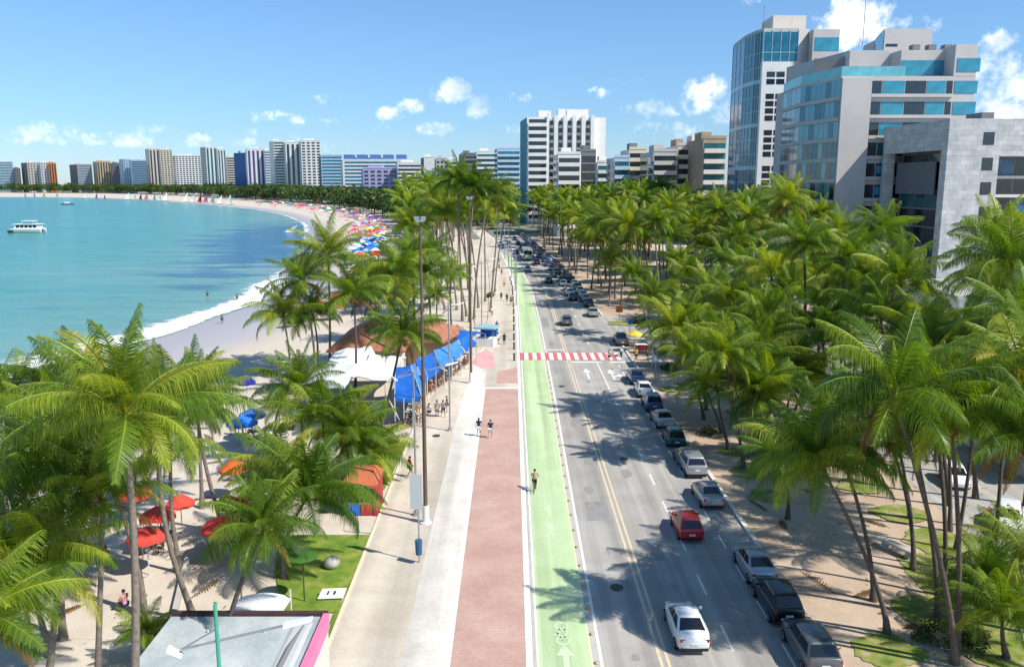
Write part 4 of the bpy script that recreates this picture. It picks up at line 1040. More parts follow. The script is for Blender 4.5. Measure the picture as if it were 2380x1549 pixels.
for k, v in enumerate(rows):
    zc = zP(v, 2150); zh = (zP(v-15, 2150) - zc); wv = zc - zh, zc + zh
    segs = [(2033,2056,G_dark),(2058,2110,G_cyan),(2112,2160,G_dark),(2162,2206,G_cyan),(2208,2222,G_dark)]
    if k > 2: segs = [(2033,2054,G_dark),(2056,2090,G_green),(2092,2120,G_dark),(2122,2205,G_green)]
    for (a, b, gm) in segs: panel(t, 'window', gm, rl(g(a,YG,v)) if False else rl(g(a)), rl(g(b)), *wv)
    if k < 3:
        panel(t, 'bay_window', G_cyan, rl(g(2226)), rl(g(2280)), *wv, .06)
    panel(t, 'ledge', W_grey, rl(g(2031)), rl(g(2222)), wv[0] - .62, wv[0] - .1, .45, .44)
    for (a, b) in zip(curve, curve[1:]):
        n_ = 4
        for q in range(n_):
            gm = [G_cyan, G_blue, G_cyan][(q + k) % 3] if k < 3 else [G_green, G_blue, G_dark, G_cyan][(q*3 + k) % 4]
            panel(t, 'window', gm, lerp(a, b, (q+.03)/n_), lerp(a, b, (q+.97)/n_), zc - zh*1.35, zc + zh*1.25, .04)
        panel(t, 'ledge', W_grey, a, b, zc - zh*1.35 - .75, zc - zh*1.35 - .05, .3, .3)
panel(t, 'bay_window', G_cyan, rl(g(2228)), rl(g(2282)), zP(172,2250), zP(140,2250), .06)
panel(t, 'window', G_cyan, rl(g(2098,YG+3.2)), rl(g(2221,YG+3.2)), zR + .6, zR + 3.2, .05)
for (a, b) in list(zip(curve, curve[1:])) + [(colL, rl(g(2110)))]:
    panel(t, 'terrace_railing', M_rail, (a[0], a[1]+.2), (b[0], b[1]+.2), zR, zR + 1.7, .03, .06)
panel(t, 'column', W_grey, colL, colR, 0, zR - .4, .5, .7)
for zz_ in (400, 449):
    panel(t, 'blind', mat('blue_blind', (.05,.30,.52), .5, .1, 1.0), rl(g(2058)), rl(g(2086)), zP(zz_+8,2060), zP(zz_-9,2060), .09, .04)

# ---- stone clad building
YS_ = 108
M_stone = ground_mat('stone_cladding', [(.46,.46,.46),(.56,.56,.555),(.66,.66,.65)], scale=.55, fine=3.0, rough=.8, bump=.05)
# stone courses run over the vertical faces
nt = M_stone.node_tree
bkn = N(nt, 'ShaderNodeTexBrick', Scale=1.0); bkn.inputs['Brick Width'].default_value = 1.5; bkn.inputs['Row Height'].default_value = .75; bkn.inputs['Mortar Size'].default_value = .02
bkn.inputs['Color1'].default_value = (1,1,1,1); bkn.inputs['Color2'].default_value = (.8,.81,.83,1); bkn.inputs['Mortar'].default_value = (.6,.6,.6,1)
tcn = N(nt, 'ShaderNodeTexCoord'); spn = N(nt, 'ShaderNodeSeparateXYZ'); cbn = N(nt, 'ShaderNodeCombineXYZ')
nt.links.new(tcn.outputs['Object'], spn.inputs[0])
adn = N(nt, 'ShaderNodeMath', operation='ADD'); nt.links.new(spn.outputs['X'], adn.inputs[0]); nt.links.new(spn.outputs['Y'], adn.inputs[1])
nt.links.new(adn.outputs[0], cbn.inputs['X']); nt.links.new(spn.outputs['Z'], cbn.inputs['Y']); nt.links.new(cbn.outputs[0], bkn.inputs['Vector'])
pb = nt.nodes['Principled BSDF']; src = pb.inputs['Base Color'].links[0].from_socket
mm = N(nt, 'ShaderNodeMix', data_type='RGBA', blend_type='MULTIPLY'); mm.inputs['Factor'].default_value = 1
nt.links.new(src, mm.inputs['A']); nt.links.new(bkn.outputs['Color'], mm.inputs['B']); nt.links.new(mm.outputs['Result'], pb.inputs['Base Color'])
s0 = (P(2208, 430, YS_)[0], YS_)
t = thing('stone_building', 'pale stone clad building with three small square windows and a dark glazed portal', 'building', (s0[0], s0[1], 0))
zS = P(2228, 276, YS_)[1]; wS = P(2335, 400, YS_)[0] - s0[0]; DB = 19.0
SX = lambda u, v=400: P(u, v, YS_)[0] - s0[0]
MB().box(0, wS, 0, 1.6, 0, zS).build('front_wall', [M_stone], t)
MB().box(wS + .01, 46, .3, 1.6, zS - 5.6, zS - .01).build('top_band', [M_stone], t)
MB().box(0.0, 1.5, 1.61, DB, zS - 4.6, zS - .01).build('portal_beam', [M_stone], t)
MB().box(0.0, 1.5, DB - 1.5, DB - .01, 0, zS - 4.61).build('portal_pier', [M_stone], t)
MB().box(1.51, 46, 1.61, DB, zS - .6, zS - .02).build('roof', [M_roof], t)
MB().box(3.0, 45, 2.6, DB - 1, 0, zS - .61).build('wall', [W_dgrey], t)
# glazed side between pier and front wall
for k in range(8):
    z = .4 + k * (zS - 5.2) / 8
    for q in range(4):
        y1 = 2.6 + q * (DB - 4.2) / 4
        panel(t, 'window', [G_dark, G_dark, G_green][(q*3 + k) % 3], (3.0, y1 + (DB-4.2)/4 - .1), (3.0, y1 + .1), z + .15, z + (zS-5.2)/8 - .15, .05)
MB().box(1.7, 1.9, 5.5, DB - 2, zS - 11.5, zS - 6.2).build('mesh_screen', [mat('grey_mesh', (.14,.14,.16), .6, .3, 8.0)], t)
# glazed part right of the stone wall
for k in range(8):
    z = .5 + k * (zS - 6.4) / 8
    for q in range(3):
        panel(t, 'window', [G_dark, G_dark, G_steel][(q + k*2) % 3], (wS + .6 + q*4.0, 2.6), (wS + 4.2 + q*4.0, 2.6), z + .5, z + (zS-6.4)/8, .05)
    panel(t, 'ledge', W_beige, (wS + .2, 2.6), (46, 2.6), z - .2, z + .25, .5, .48)
for (u, v) in ((2318,323),(2311,383),(2304,440),(2298,497)):
    x, z = SX(u, v), P(u, v, YS_)[1]
    f = panel(t, 'window', G_dark, (x - .85, 0), (x + .85, 0), z - .95, z + .95, .03, .1)
MB().box(SX(2335), SX(2365), 5, 9, zS - .05, zS + 1.4).build('roof_house', [W_dgrey], t)
# low buildings behind the palms at right, blue roofed pavilion by the back street
x, y = G(2320, 1090)
t = thing('pavilion', 'low pavilion with a pale grey roof edged in blue beside the back street', 'building', (40, 47, 0))
MB().box(-4.5, 6, -4, 5, 0, 2.8).build('wall', [W_white], t)
MB().box(-5.2, 7, -4.8, 5.8, 2.8, 3.05).build('roof', [mat('pale_metal_roof', (.42,.50,.60), .45, .08, .5)], t)
MB().box(-5.25, -5.0, -4.85, 5.85, 2.7, 3.2).build('roof_edge', [mat('blue_fascia', (.05,.20,.45), .5, .08, 1.0)], t)
t = thing('lobby_building', 'low white building with a pale roof glimpsed between palms before the stone building', 'building', (62, 96, 0))
t.location = (66, 104, 0)
MB().box(-6, 4, -14, 2, 0, 5).build('wall', [W_white], t)
MB().box(-6.8, 4.3, -14.8, 2.2, 5, 5.4).build('roof', [M_roof], t)
for k in range(4): panel(t, 'window', G_dark, (-5.4 + 2.4*k, -14), (-3.6 + 2.4*k, -14), 1.0, 3.8)
t = thing('shop_row', 'low pale roofed shop row seen between palm crowns beyond the side street', 'building', (50, 112, 0))
MB().box(-7, 9, 0, 9, 0, 4).build('wall', [W_beige], t); MB().box(-7.6, 9.6, -.8, 9.4, 4, 4.4).build('roof', [mat('pale_roof', (.62,.64,.66), .6, .08, .6)], t)
for k in range(4): panel(t, 'shop_window', G_blue, (-6.4 + 3.9*k, 0), (-3.4 + 3.9*k, 0), .4, 3.0)

for (bx, by, bz, nm) in ((colR[0] + 3, 8, zR + .0, 'office'),):
    pass
t = next(o for o in col.objects if o.name == 'office_block')
for k, (x, y) in enumerate([(colR[0]+1.0, 1.6), (colR[0]+2.4, 1.4), (colR[0]-1.0, 3.2)]):
    MB().tube([(x,y,zR),(x,y,zR+.5)], [.3,.36], 8).ball((x,y,zR+1.0), .7, .7, .65, 9, 6).build('roof_plant', [mat('roof_plant_green', (.06,.11,.03), .8, .4, 4.0)], t)
for k in range(3): MB().box(rE[0]-3-3*k, rE[0]-1.6-3*k, 5, 6.4, zTop-.05, zTop+.9).build('cooling_unit', [W_dgrey], t)
# ---------------------------------------------------------------- vehicles
def paint(name, c, metal=.0):
    m = mat('paint_' + name, c, .28, .03, .8, metal, .5, coat=.6, detail=1.0); return m
PAINT = dict(white=paint('white',(.75,.75,.76)), silver=paint('silver',(.42,.44,.46),.5), black=paint('black',(.008,.008,.010)), red=paint('red',(.50,.012,.02)),
    grey=paint('grey',(.13,.14,.15),.4), blue=paint('blue',(.03,.08,.22),.2), teal=paint('teal',(.02,.10,.12),.3), beige=paint('beige',(.36,.31,.24),.3), brown=paint('brown',(.10,.06,.05),.3))
M_cg = mat('car_glass', (.010,.013,.018), .04, .1, .6, 0, .8)
M_tyre = mat('tyre', (.015,.015,.016), .85, .2, 6.0)
M_rim = mat('rim', (.45,.46,.47), .3, .08, 4.0, .8)
M_tail = mat('tail_lamp', (.40,.012,.012), .2, .1, 3.0, 0, .6)
M_head = mat('head_lamp', (.75,.76,.78), .1, .06, 3.0, 0, .8)
M_plate = mat('plate', (.62,.63,.64), .5, .08, 5.0)
M_trimb = mat('black_trim', (.018,.018,.02), .5, .15, 4.0)
def car_shapes(kind):
    # stations: y, half width, z low, z top of the lower body ; cabin: base (y0, y1, hw, z) roof (y0, y1, hw, z)
    if kind == 'sedan':
        st = [(-2.2,.60,.38,.80),(-2.12,.76,.28,.98),(-1.75,.84,.22,1.04),(-1.2,.87,.2,1.03),(0,.88,.2,.98),(.85,.87,.2,.94),(1.45,.84,.22,.85),(1.95,.74,.27,.70),(2.15,.54,.36,.56)]
        cb = ((-1.78,1.2,.80,1.0),(-.80,.18,.57,1.47))
    elif kind == 'hatch':
        st = [(-1.92,.66,.36,.80),(-1.87,.78,.26,.96),(-1.5,.83,.22,.99),(-.8,.84,.2,.98),(.2,.84,.2,.95),(.9,.83,.2,.92),(1.45,.81,.22,.84),(1.82,.75,.27,.72),(1.96,.6,.36,.58)]
        cb = ((-1.86,1.15,.78,.96),(-1.30,.22,.57,1.50))
    elif kind == 'suv':
        st = [(-2.15,.72,.42,.90),(-2.1,.84,.32,1.08),(-1.6,.89,.28,1.10),(-.8,.90,.26,1.09),(.3,.90,.26,1.06),(1.1,.89,.26,1.03),(1.65,.87,.28,.98),(2.05,.80,.34,.86),(2.18,.64,.42,.68)]
        cb = ((-2.04,1.3,.83,1.06),(-1.50,.36,.62,1.64))
    else:  # pickup
        st = [(-2.5,.76,.45,.98),(-2.46,.86,.36,1.02),(-1.8,.9,.32,1.02),(-.7,.9,.3,1.02),(.5,.9,.3,1.03),(1.3,.89,.3,1.03),(1.9,.87,.32,.98),(2.4,.80,.38,.86),(2.52,.64,.45,.7)]
        cb = ((-.75,1.35,.83,1.02),(-.45,.62,.66,1.62))
    return st, cb
def car_body(kind):
    st, cb = car_shapes(kind); mb = MB()
    rings = []
    for (y, hw, z0, z1) in st:
        zm = z0 + (z1 - z0) * .55
        prof = [(-hw*.86,z0),(-hw*.97,z0+.1),(-hw,zm),(-hw*.965,z1-.07),(-hw*.86,z1),(-hw*.4,z1+.025)]
        rings.append([(a, y, b) for a, b in prof] + [(-a, y, b) for a, b in prof[::-1]])
    mb.loft([r[::-1] for r in rings], 0)
    (b0, b1, bw, bz), (t0, t1, tw, tz) = cb
    def rect(y0, y1, w, z, c=.12): return [(-w,y0+c,z),(-w+c,y0,z),(w-c,y0,z),(w,y0+c,z),(w,y1-c,z),(w-c,y1,z),(-w+c,y1,z),(-w,y1-c,z)]
    mb.loft([rect(b0,b1,bw,bz-.06), rect(t0-.06,t1+.06,tw+.03,tz-.09), rect(t0,t1,tw,tz-.02), rect(t0+.22,t1-.2,tw-.18,tz+.02)], 0)
    if kind == 'pickup':
        mb.box(-.86,-.78,-2.44,-.8,1.0,1.14); mb.box(.78,.86,-2.44,-.8,1.0,1.14); mb.box(-.78,.78,-2.47,-2.40,1.0,1.12)
    return mb
def q4(mb, a, b, c, d, out, mi=0):
    a, b, c, d = map(Vector, (a, b, c, d)); n = (b - a).cross(d - a).normalized() * out
    mb.add([a+n, b+n, c+n, d+n, a-n*.6, b-n*.6, c-n*.6, d-n*.6], [(0,1,2,3),(0,4,5,1),(1,5,6,2),(2,6,7,3),(3,7,4,0)], mi)
def rounded(mb, name, mats, w_=.07):
    me = mb.mesh(name, mats); o = place(name, me); m_ = o.modifiers.new('b', 'BEVEL'); m_.width = w_; m_.segments = 3; m_.limit_method = 'ANGLE'; m_.angle_limit = R(22)
    out = bpy.data.meshes.new_from_object(o.evaluated_get(bpy.context.evaluated_depsgraph_get())); out.name = name
    bpy.data.objects.remove(o); out.shade_smooth(); out.set_sharp_from_angle(angle=R(50)); return out
def car_parts(kind):
    st, ((b0, b1, bw, bz), (t0, t1, tw, tz)) = car_shapes(kind); L_ = len(st)
    z_b, z_t = bz + .04, tz - .11; out = []
    f = lambda y0, y1, q: y0 + (y1 - y0) * q
    qb, qt = .10, (z_t - bz + .06) / (tz - .03 - bz)
    def edge(q): return f(b0, t0-.06, q), f(b1, t1+.06, q), f(bw, tw+.03, q), bz - .06 + (tz - .09 - bz + .06) * q
    y0a, y1a, wa, za = edge(.18); y0c, y1c, wc, zc = edge(.95)
    m = MB(); q4(m, (-wa+.1,y0a,za), (wa-.1,y0a,za), (wc-.1,y0c,zc), (-wc+.1,y0c,zc), .012); out.append(('rear_window', m, M_cg))
    m = MB(); q4(m, (wa-.1,y1a,za), (-wa+.1,y1a,za), (-wc+.1,y1c,zc), (wc-.1,y1c,zc), .012); out.append(('windscreen', m, M_cg))
    for s in (1, -1):
        mid_b = f(y0a, y1a, .5); mid_t = f(y0c, y1c, .52)
        for (p, q, r_, u) in ((y0a+.18, mid_b-.04, mid_t-.04, y0c+.12), (mid_b+.04, y1a-.2, y1c-.12, mid_t+.04)):
            A, B, C, D = (s*wa,p,za), (s*wa,q,za), (s*wc,r_,zc), (s*wc,u,zc)
            m = MB(); q4(m, *((A, B, C, D) if s > 0 else (B, A, D, C)), .012); out.append(('side_window', m, M_cg))
    yr = st[0][0]; hw = st[1][1]; zr = st[1][3]
    for s in (1, -1):
        m = MB().box(min(s*hw*.60, s*hw*.96), max(s*hw*.60, s*hw*.96), yr + .02, yr + .14, zr - .26, zr - .10); out.append(('tail_light', m, M_tail))
        yf = st[-1][0]; hf = st[-2][1]
        m = MB().box(min(s*hf*.55, s*hf*.95), max(s*hf*.55, s*hf*.95), yf - .2, yf - .05, st[-2][3] - .16, st[-2][3] - .03); out.append(('headlight', m, M_head))
        m = MB().box(min(s*(bw+.02), s*(bw+.17)), max(s*(bw+.02), s*(bw+.17)), f(b0,b1,.80), f(b0,b1,.80)+.09, bz + .02, bz + .15); out.append(('mirror', m, None))
    m = MB().box(-.2, .2, yr - .03, yr + .06, zr - .42, zr - .31); out.append(('number_plate', m, M_plate))
    m = MB().box(-hw*.9, hw*.9, yr - .02, yr + .1, .27, .42); out.append(('bumper', m, M_trimb))
    return out
def wheel_mesh():
    mb = MB(); n = 16
    prof = [(.19,-.10),(.29,-.11),(.315,-.07),(.315,.07),(.29,.11),(.19,.10)]
    rings = [[(x, r_*math.cos(2*PI*k/n), r_*math.sin(2*PI*k/n)) for k in range(n)] for r_, x in prof]
    mb.loft(rings, 0, True); return mb.mesh('tyre', M_tyre, 50)
def rim_mesh():
    mb = MB(); n = 10
    for s in (-1, 1):
        vs = [(s*.112, .2*math.cos(2*PI*k/n), .2*math.sin(2*PI*k/n)) for k in range(n)] + [(s*.09, 0, 0)]
        mb.add(vs, [((k, (k+1) % n, n) if s > 0 else ((k+1) % n, k, n)) for k in range(n)])
    mb.tube([(-.1,0,0),(.1,0,0)], .06, 6)
    return mb.mesh('rim', M_rim)
TYRE, RIM = wheel_mesh(), rim_mesh()
PROTO = {}; CSC = .86          # everyday things are scaled to the ground plan read from the photo
def car_proto(kind):
    st, cb = car_shapes(kind)
    t = thing('car', '', 'car')
    body = place('body', rounded(car_body(kind), 'body', [PAINT['white']]), t)
    for nm, mb, m in car_parts(kind):
        o = mb.build(nm, [m or PAINT['white']], t)
    yw = (st[0][0] + .72, st[-1][0] - .78); hw = st[3][1] - .10
    zo = .315
    for s in (-1, 1):
        for y in yw:
            w_ = place('wheel', TYRE, t, (s*hw, y, zo)); place('rim', RIM, w_)
    return t
def simple_car(kind):
    """one joined mesh for cars only a few pixels wide"""
    mb = car_body(kind); mb.m = [0]*len(mb.f)
    for nm, m2, m in car_parts(kind):
        mi = {'rear_window':1,'windscreen':1,'side_window':1,'tail_light':2,'headlight':3,'number_plate':3,'bumper':4}.get(nm, 0)
        mb.add(m2.v, m2.f, mi)
    st, cb = car_shapes(kind)
    for s in (-1, 1):
        for y in (st[0][0] + .72, st[-1][0] - .78):
            n = 10; x = s * (st[3][1] - .1)
            mb.loft([[(x+dx, y+.31*math.cos(2*PI*k/n), .31+.31*math.sin(2*PI*k/n)) for k in range(n)] for dx in (-.1, .1)], 4)
    return mb.mesh('car', [PAINT['white'], M_cg, M_tail, M_head, M_tyre], 38)
SIMPLE = {}
used_proto = set()
def car(kind, colour, x, y, rz=0, label='', group='cars parked along the kerb'):
    if kind not in PROTO: PROTO[kind] = car_proto(kind)
    p = PROTO[kind]
    t = p if kind not in used_proto else copy_tree(p)
    used_proto.add(kind)
    t.location = (x, y, .012); t.rotation_euler = (0, 0, rz); t.scale = (CSC, CSC, CSC)
    tag(t, label, 'car', group)
    for ch in t.children:
        if ch.name.split('.')[0] in ('body', 'mirror'): setmat(ch, PAINT[colour])
    return t
def far_car(kind, colour, x, y, rz=0, label='', group='cars farther down the avenue'):
    if kind not in SIMPLE: SIMPLE[kind] = simple_car(kind)
    o = place('car', SIMPLE[kind], None, (x, y, .012), (0, 0, rz), (CSC, CSC, CSC)); setmat(o, PAINT[colour])
    return tag(o, label, 'car', group)
DR = 'cars driving on the avenue'
def rear(u, v): return G(u, v)
x, y = G(1613, 1522); car('sedan', 'white', x, y + 1.5, 0, 'white sedan driving in the middle lane, nearest to the viewer', DR)
x, y = G(1609, 1264); car('hatch', 'red', x, y + 1.4, 0, 'bright red hatchback driving in the middle lane', DR)
x, y = G(1319, 760); car('suv', 'grey', x, y + 2.0, 0, 'dark grey car driving alone past the mouth of the side street', DR)
PK = 'cars parked along the kerb'
x, y = G(1900, 1580); car('suv', 'grey', x + .3, y + 1.5, 0, 'dark grey car cut by the bottom edge, nearest of the parked row', PK)
x, y = G(1833, 1460); car('suv', 'black', x, y + 1.5, 0, 'black car parked between the dark grey car and the silver blue one', PK)
x, y = G(1776, 1366); car('sedan', 'silver', x, y + 1.5, 0, 'silver car with a blue tinted roof parked ahead of the black one', PK)
x, y = G(1662, 1186); car('sedan', 'silver', x - .1, y + 1.5, 0, 'pale silver parked car with a gap behind it', PK)
x, y = G(1620, 1113); car('suv', 'silver', x, y + 1.5, 0, 'silver wagon parked ahead of the pale silver car, dark rear window', PK)
for i, (kd, cl, lb) in enumerate([('sedan','grey','dark grey parked car right ahead of the silver wagon'),('hatch','teal','teal parked hatchback in the palm shadow'),('sedan','silver','silver parked sedan ahead of the teal hatchback'),('suv','blue','dark blue parked car in the palm shadow'),('sedan','white','white parked car second from the front of the shaded row'),('sedan','blue','blue parked sedan at the front of the row before the crossing')]):
    car(kd, cl, 12.75, 46.6 + 4.25*i, R(random.Random(i).uniform(-1.5,1.5)), lb, PK)
# cars by the side street mouth and beyond, kerbside and in the lanes
x, y = G(1383, 740)
car('suv', 'silver', x - .1, y + 2.2, 0, 'silver car parked first beyond the side street', 'cars farther down the avenue')
rc = random.Random(12)
cols = ['silver','white','grey','black','silver','blue','white','grey','silver','black','red','teal']
seen = {}
def lab(c, k, where):
    key = (c, where); seen[key] = seen.get(key, -1) + 1
    return f'{c} car, {ordinal(seen[key])} {c} one {where}'
i = 0; y = 112.0
while y < 270 and i < 38:
    c = cols[(i*5 + 3) % 12]; i += 1
    far_car(rc.choice(['sedan','hatch','suv','sedan']), c, 12.8 + sh(y), y, math.atan2(-(sh(y+3)-sh(y-3)), 6) , lab(c, i, 'in the kerbside row beyond the side street'))
    y += rc.uniform(4.3, 5.0)
for (x, y) in [(10.7,118),(10.6,123.5),(10.9,129),(10.5,135),(10.8,140.5),(10.6,147),(10.9,153),(10.7,160),(10.6,168),(10.8,177),(10.5,187),(10.7,198),(8.0,139),(8.2,172),(8.1,183),(8.0,205),(8.1,214),(10.4,212),(10.5,224),(8.0,228)]:
    c = cols[rc.randrange(12)]
    far_car(rc.choice(['sedan','hatch','suv']), c, x + sh(y), y, math.atan2(-(sh(y+3)-sh(y-3)), 6), lab(c, 0, 'in the lane beside the far kerbside row'))
for (x, y) in [(5.0,158),(4.9,196),(5.0,206),(5.1,217),(4.9,228),(2.2,214),(2.0,224),(2.1,236),(5.0,242),(8.2,246)]:
    c = cols[rc.randrange(12)]
    far_car(rc.choice(['sedan','hatch','suv']), c, x + sh(y), y, PI + math.atan2(-(sh(y+3)-sh(y-3)), 6), lab(c, 0, 'coming along the far left lane'))
# city bus far down the avenue
t = thing('bus', 'pale green and white bus far down the avenue among the cars', 'bus', (6.9 + sh(184), 184, .01), R(2))
MB().loft([[(-1.25*k, y_, .45), (-1.28*k, y_, 1.3), (-1.25*k, y_, 2.85), (-1.1*k, y_, 3.05), (1.1*k, y_, 3.05), (1.25*k, y_, 2.85), (1.28*k, y_, 1.3), (1.25*k, y_, .45)][::-1] for y_, k in ((-4.6,.97),(-4.5,1),(4.4,1),(4.6,.96))]).build('body', [paint('pale_green',(.50,.58,.48))], t, smooth=40)
MB().box(-1.05,1.05,-4.64,-4.58,1.55,2.6).build('rear_window', [M_cg], t)
for s in (-1, 1):
    for k in range(4): MB().box(min(s*1.24,s*1.295), max(s*1.24,s*1.295), -3.9+2*k, -2.3+2*k, 1.6, 2.6).build('side_window', [M_cg], t)
    for y_ in (-2.8, 2.9): w_ = place('wheel', TYRE, t, (s*1.12, y_, .45), scale=(1.3,1.5,1.5)); place('rim', RIM, w_)
MB().box(-1.1,-.7,-4.66,-4.6,.9,1.2).box(.7,1.1,-4.66,-4.6,.9,1.2).build('tail_light', [M_tail], t)
# pickup at the corner of the side street, cars on the back street
x, y = G(1440, 800); car('pickup', 'grey', x + .2, y + .5, 0, 'dark grey pickup stopped beside the red crossing at the side street mouth', DR)
BK = 'cars on the back street'
x, y = G(2345, 1262); car('suv', 'white', x + 1.2, y + 1.8, R(150), 'white car facing the viewer on the back street at the right edge', BK)
x, y = G(2215, 1140); car('hatch', 'white', x + .8, y + 1.2, R(165), 'small white car half hidden by trunks on the back street', BK)
x, y = G(1975, 790); car('sedan', 'silver', x, y + 2, R(90), 'silver car on the side street glimpsed between palm crowns', BK)
x, y = G(1870, 745); car('hatch', 'red', x, y + 1, R(90), 'red car on the side street glimpsed between palm trunks', BK)
x, y = G(1700, 770); car('suv', 'white', x, y + 1, R(90), 'white car on the side street behind the slim palms', BK)
# motorcycle at the crossing
def motorcycle(x, y, rz, label):
    t = thing('motorcycle', label, 'motorcycle', (x, y, .012), rz)
    t.scale = (CSC,)*3
    MB().tube([(0,-.5,.55),(0,-.1,.75),(0,.35,.78),(0,.55,.6)], [.10,.16,.18,.08], 8).build('body', [PAINT['black']], t, smooth=60)
    MB().box(-.13,.13,-.75,.0,.76,.86).build('seat', [M_trimb], t)
    for y_ in (-.65, .68):
        w_ = place('wheel', TYRE, t, (0, y_, .31), scale=(.6,1,1)); place('rim', RIM, w_)
    MB().tube([(0,.68,.31),(0,.5,.95)], .03, 6).tube([(-.36,.42,1.02),(0,.5,.97),(.36,.42,1.02)], .02, 6).build('handlebar', [M_rim], t)
    MB().box(-.2,.2,-1.0,-.62,.82,1.14).build('top_box', [M_plate], t)
    return t
x, y = G(1412, 838); motorcycle(12.9, 78.4, 0, 'black motorcycle with a pale box waiting at the right end of the crossing')
x, y = G(1490, 884); motorcycle(13.2, 67.6, R(20), 'black motorcycle parked ahead of the blue parked sedan')
# ---------------------------------------------------------------- people
SKIN = [mat('skin_tan', (.34,.19,.12), .6, .08, 6.0), mat('skin_brown', (.20,.105,.065), .6, .08, 6.0), mat('skin_light', (.50,.31,.22), .6, .08, 6.0)]
HAIR = mat('dark_hair', (.018,.013,.01), .7, .2, 9.0)
CLOTH = {k: mat('cloth_' + k, c, .85, .12, 9.0) for k, c in dict(white=(.72,.71,.69), black=(.015,.015,.018), navy=(.02,.03,.09), red=(.45,.03,.03), blue=(.04,.13,.42), pink=(.62,.25,.30), green=(.05,.22,.09), grey=(.20,.20,.21), yellow=(.6,.43,.05), khaki=(.30,.25,.16), orange=(.60,.18,.03)).items()}
def skin_mesh(name, V, E, Rad, mats, sub=1, extra=None):
    me = bpy.data.meshes.new(name); me.from_pydata(V, E, []); o = bpy.data.objects.new(name, me); col.objects.link(o)
    o.modifiers.new('s', 'SKIN')
    sv = me.skin_vertices[0].data
    for i, r_ in enumerate(Rad): sv[i].radius = (r_, r_) if not isinstance(r_, tuple) else r_; sv[i].use_root = (i == 0)
    o.modifiers[0].use_smooth_shade = True
    if sub: m_ = o.modifiers.new('u', 'SUBSURF'); m_.levels = sub; m_.render_levels = sub
    dg = bpy.context.evaluated_depsgraph_get()
    out = bpy.data.meshes.new_from_object(o.evaluated_get(dg)); out.name = name
    bpy.data.objects.remove(o); bpy.data.meshes.remove(me)
    out.materials.clear(); out.materials.append(mats)
    return out
def pose(kind):
    """joint positions in metres, figure faces +Y, feet at z = 0"""
    J = dict(pelvis=(0,0,.92), waist=(0,0,1.08), chest=(0,.01,1.28), neck=(0,.0,1.45), head=(0,.03,1.60), top=(0,.03,1.70),
        shl=(-.18,0,1.40), ell=(-.25,-.03,1.13), wrl=(-.26,.05,.90), hal=(-.26,.08,.80), shr=(.18,0,1.40), elr=(.25,-.03,1.13), wrr=(.26,.05,.90), har=(.26,.08,.80),
        hpl=(-.10,0,.88), knl=(-.11,.02,.48), anl=(-.11,-.02,.08), tol=(-.12,.15,.04), hpr=(.10,0,.88), knr=(.11,.02,.48), anr=(.11,-.02,.08), tor=(.12,.15,.04))
    if kind in ('walk', 'walk2'):
        s = 1 if kind == 'walk' else -1; a, b = ('l', 'r') if s > 0 else ('r', 'l'); X = lambda k, v: -v if k == 'l' else v
        J['kn'+a] = (X(a,.11), .20, .50); J['an'+a] = (X(a,.11), .30, .09); J['to'+a] = (X(a,.12), .46, .06)
        J['kn'+b] = (X(b,.11), -.03, .47); J['an'+b] = (X(b,.11), -.32, .16); J['to'+b] = (X(b,.12), -.19, .04)
        J['el'+a] = (X(a,.25), -.14, 1.15); J['wr'+a] = (X(a,.25), -.14, .92); J['ha'+a] = (X(a,.25), -.12, .82)
        J['el'+b] = (X(b,.25), .04, 1.14); J['wr'+b] = (X(b,.24), .22, .98); J['ha'+b] = (X(b,.23), .30, .93)
    if kind == 'cycle':
        J = dict(pelvis=(0,-.22,.98), waist=(0,-.14,1.12), chest=(0,.02,1.30), neck=(0,.13,1.44), head=(0,.19,1.58), top=(0,.19,1.68),
            shl=(-.18,.10,1.39), ell=(-.26,.26,1.20), wrl=(-.25,.44,1.06), hal=(-.25,.50,1.04), shr=(.18,.10,1.39), elr=(.26,.26,1.20), wrr=(.25,.44,1.06), har=(.25,.50,1.04),
            hpl=(-.10,-.22,.95), knl=(-.12,.16,.78), anl=(-.12,.02,.42), tol=(-.12,.16,.38), hpr=(.10,-.22,.95), knr=(.12,.08,.56), anr=(.12,-.06,.20), tor=(.12,.09,.17))
    if kind == 'sit':
        J = dict(pelvis=(0,-.05,.50), waist=(0,-.08,.66), chest=(0,-.06,.86), neck=(0,-.05,1.03), head=(0,-.02,1.18), top=(0,-.02,1.28),
            shl=(-.18,-.06,.98), ell=(-.24,.02,.74), wrl=(-.17,.22,.66), hal=(-.14,.30,.64), shr=(.18,-.06,.98), elr=(.24,.02,.74), wrr=(.17,.22,.66), har=(.14,.30,.64),
            hpl=(-.10,-.02,.48), knl=(-.12,.40,.50), anl=(-.12,.42,.09), tol=(-.13,.58,.04), hpr=(.10,-.02,.48), knr=(.12,.40,.50), anr=(.12,.44,.09), tor=(.13,.60,.04))
    return J
RADS = dict(pelvis=(.155,.115), waist=(.135,.10), chest=(.165,.115), neck=.058, head=(.082,.098), top=(.06,.07), shl=.062, ell=.043, wrl=.028, hal=(.038,.018), hpl=.088, knl=.060, anl=.040, tol=(.042,.026))
for k in list(RADS):
    if k[-1] == 'l' and k[:-1] in ('sh','el','wr','ha','hp','kn','an','to'): RADS[k[:-1]+'r'] = RADS[k]
ED = [('pelvis','waist'),('waist','chest'),('chest','neck'),('neck','head'),('head','top')] + [e for s in 'lr' for e in (('chest','sh'+s),('sh'+s,'el'+s),('el'+s,'wr'+s),('wr'+s,'ha'+s),('pelvis','hp'+s),('hp'+s,'kn'+s),('kn'+s,'an'+s),('an'+s,'to'+s))]
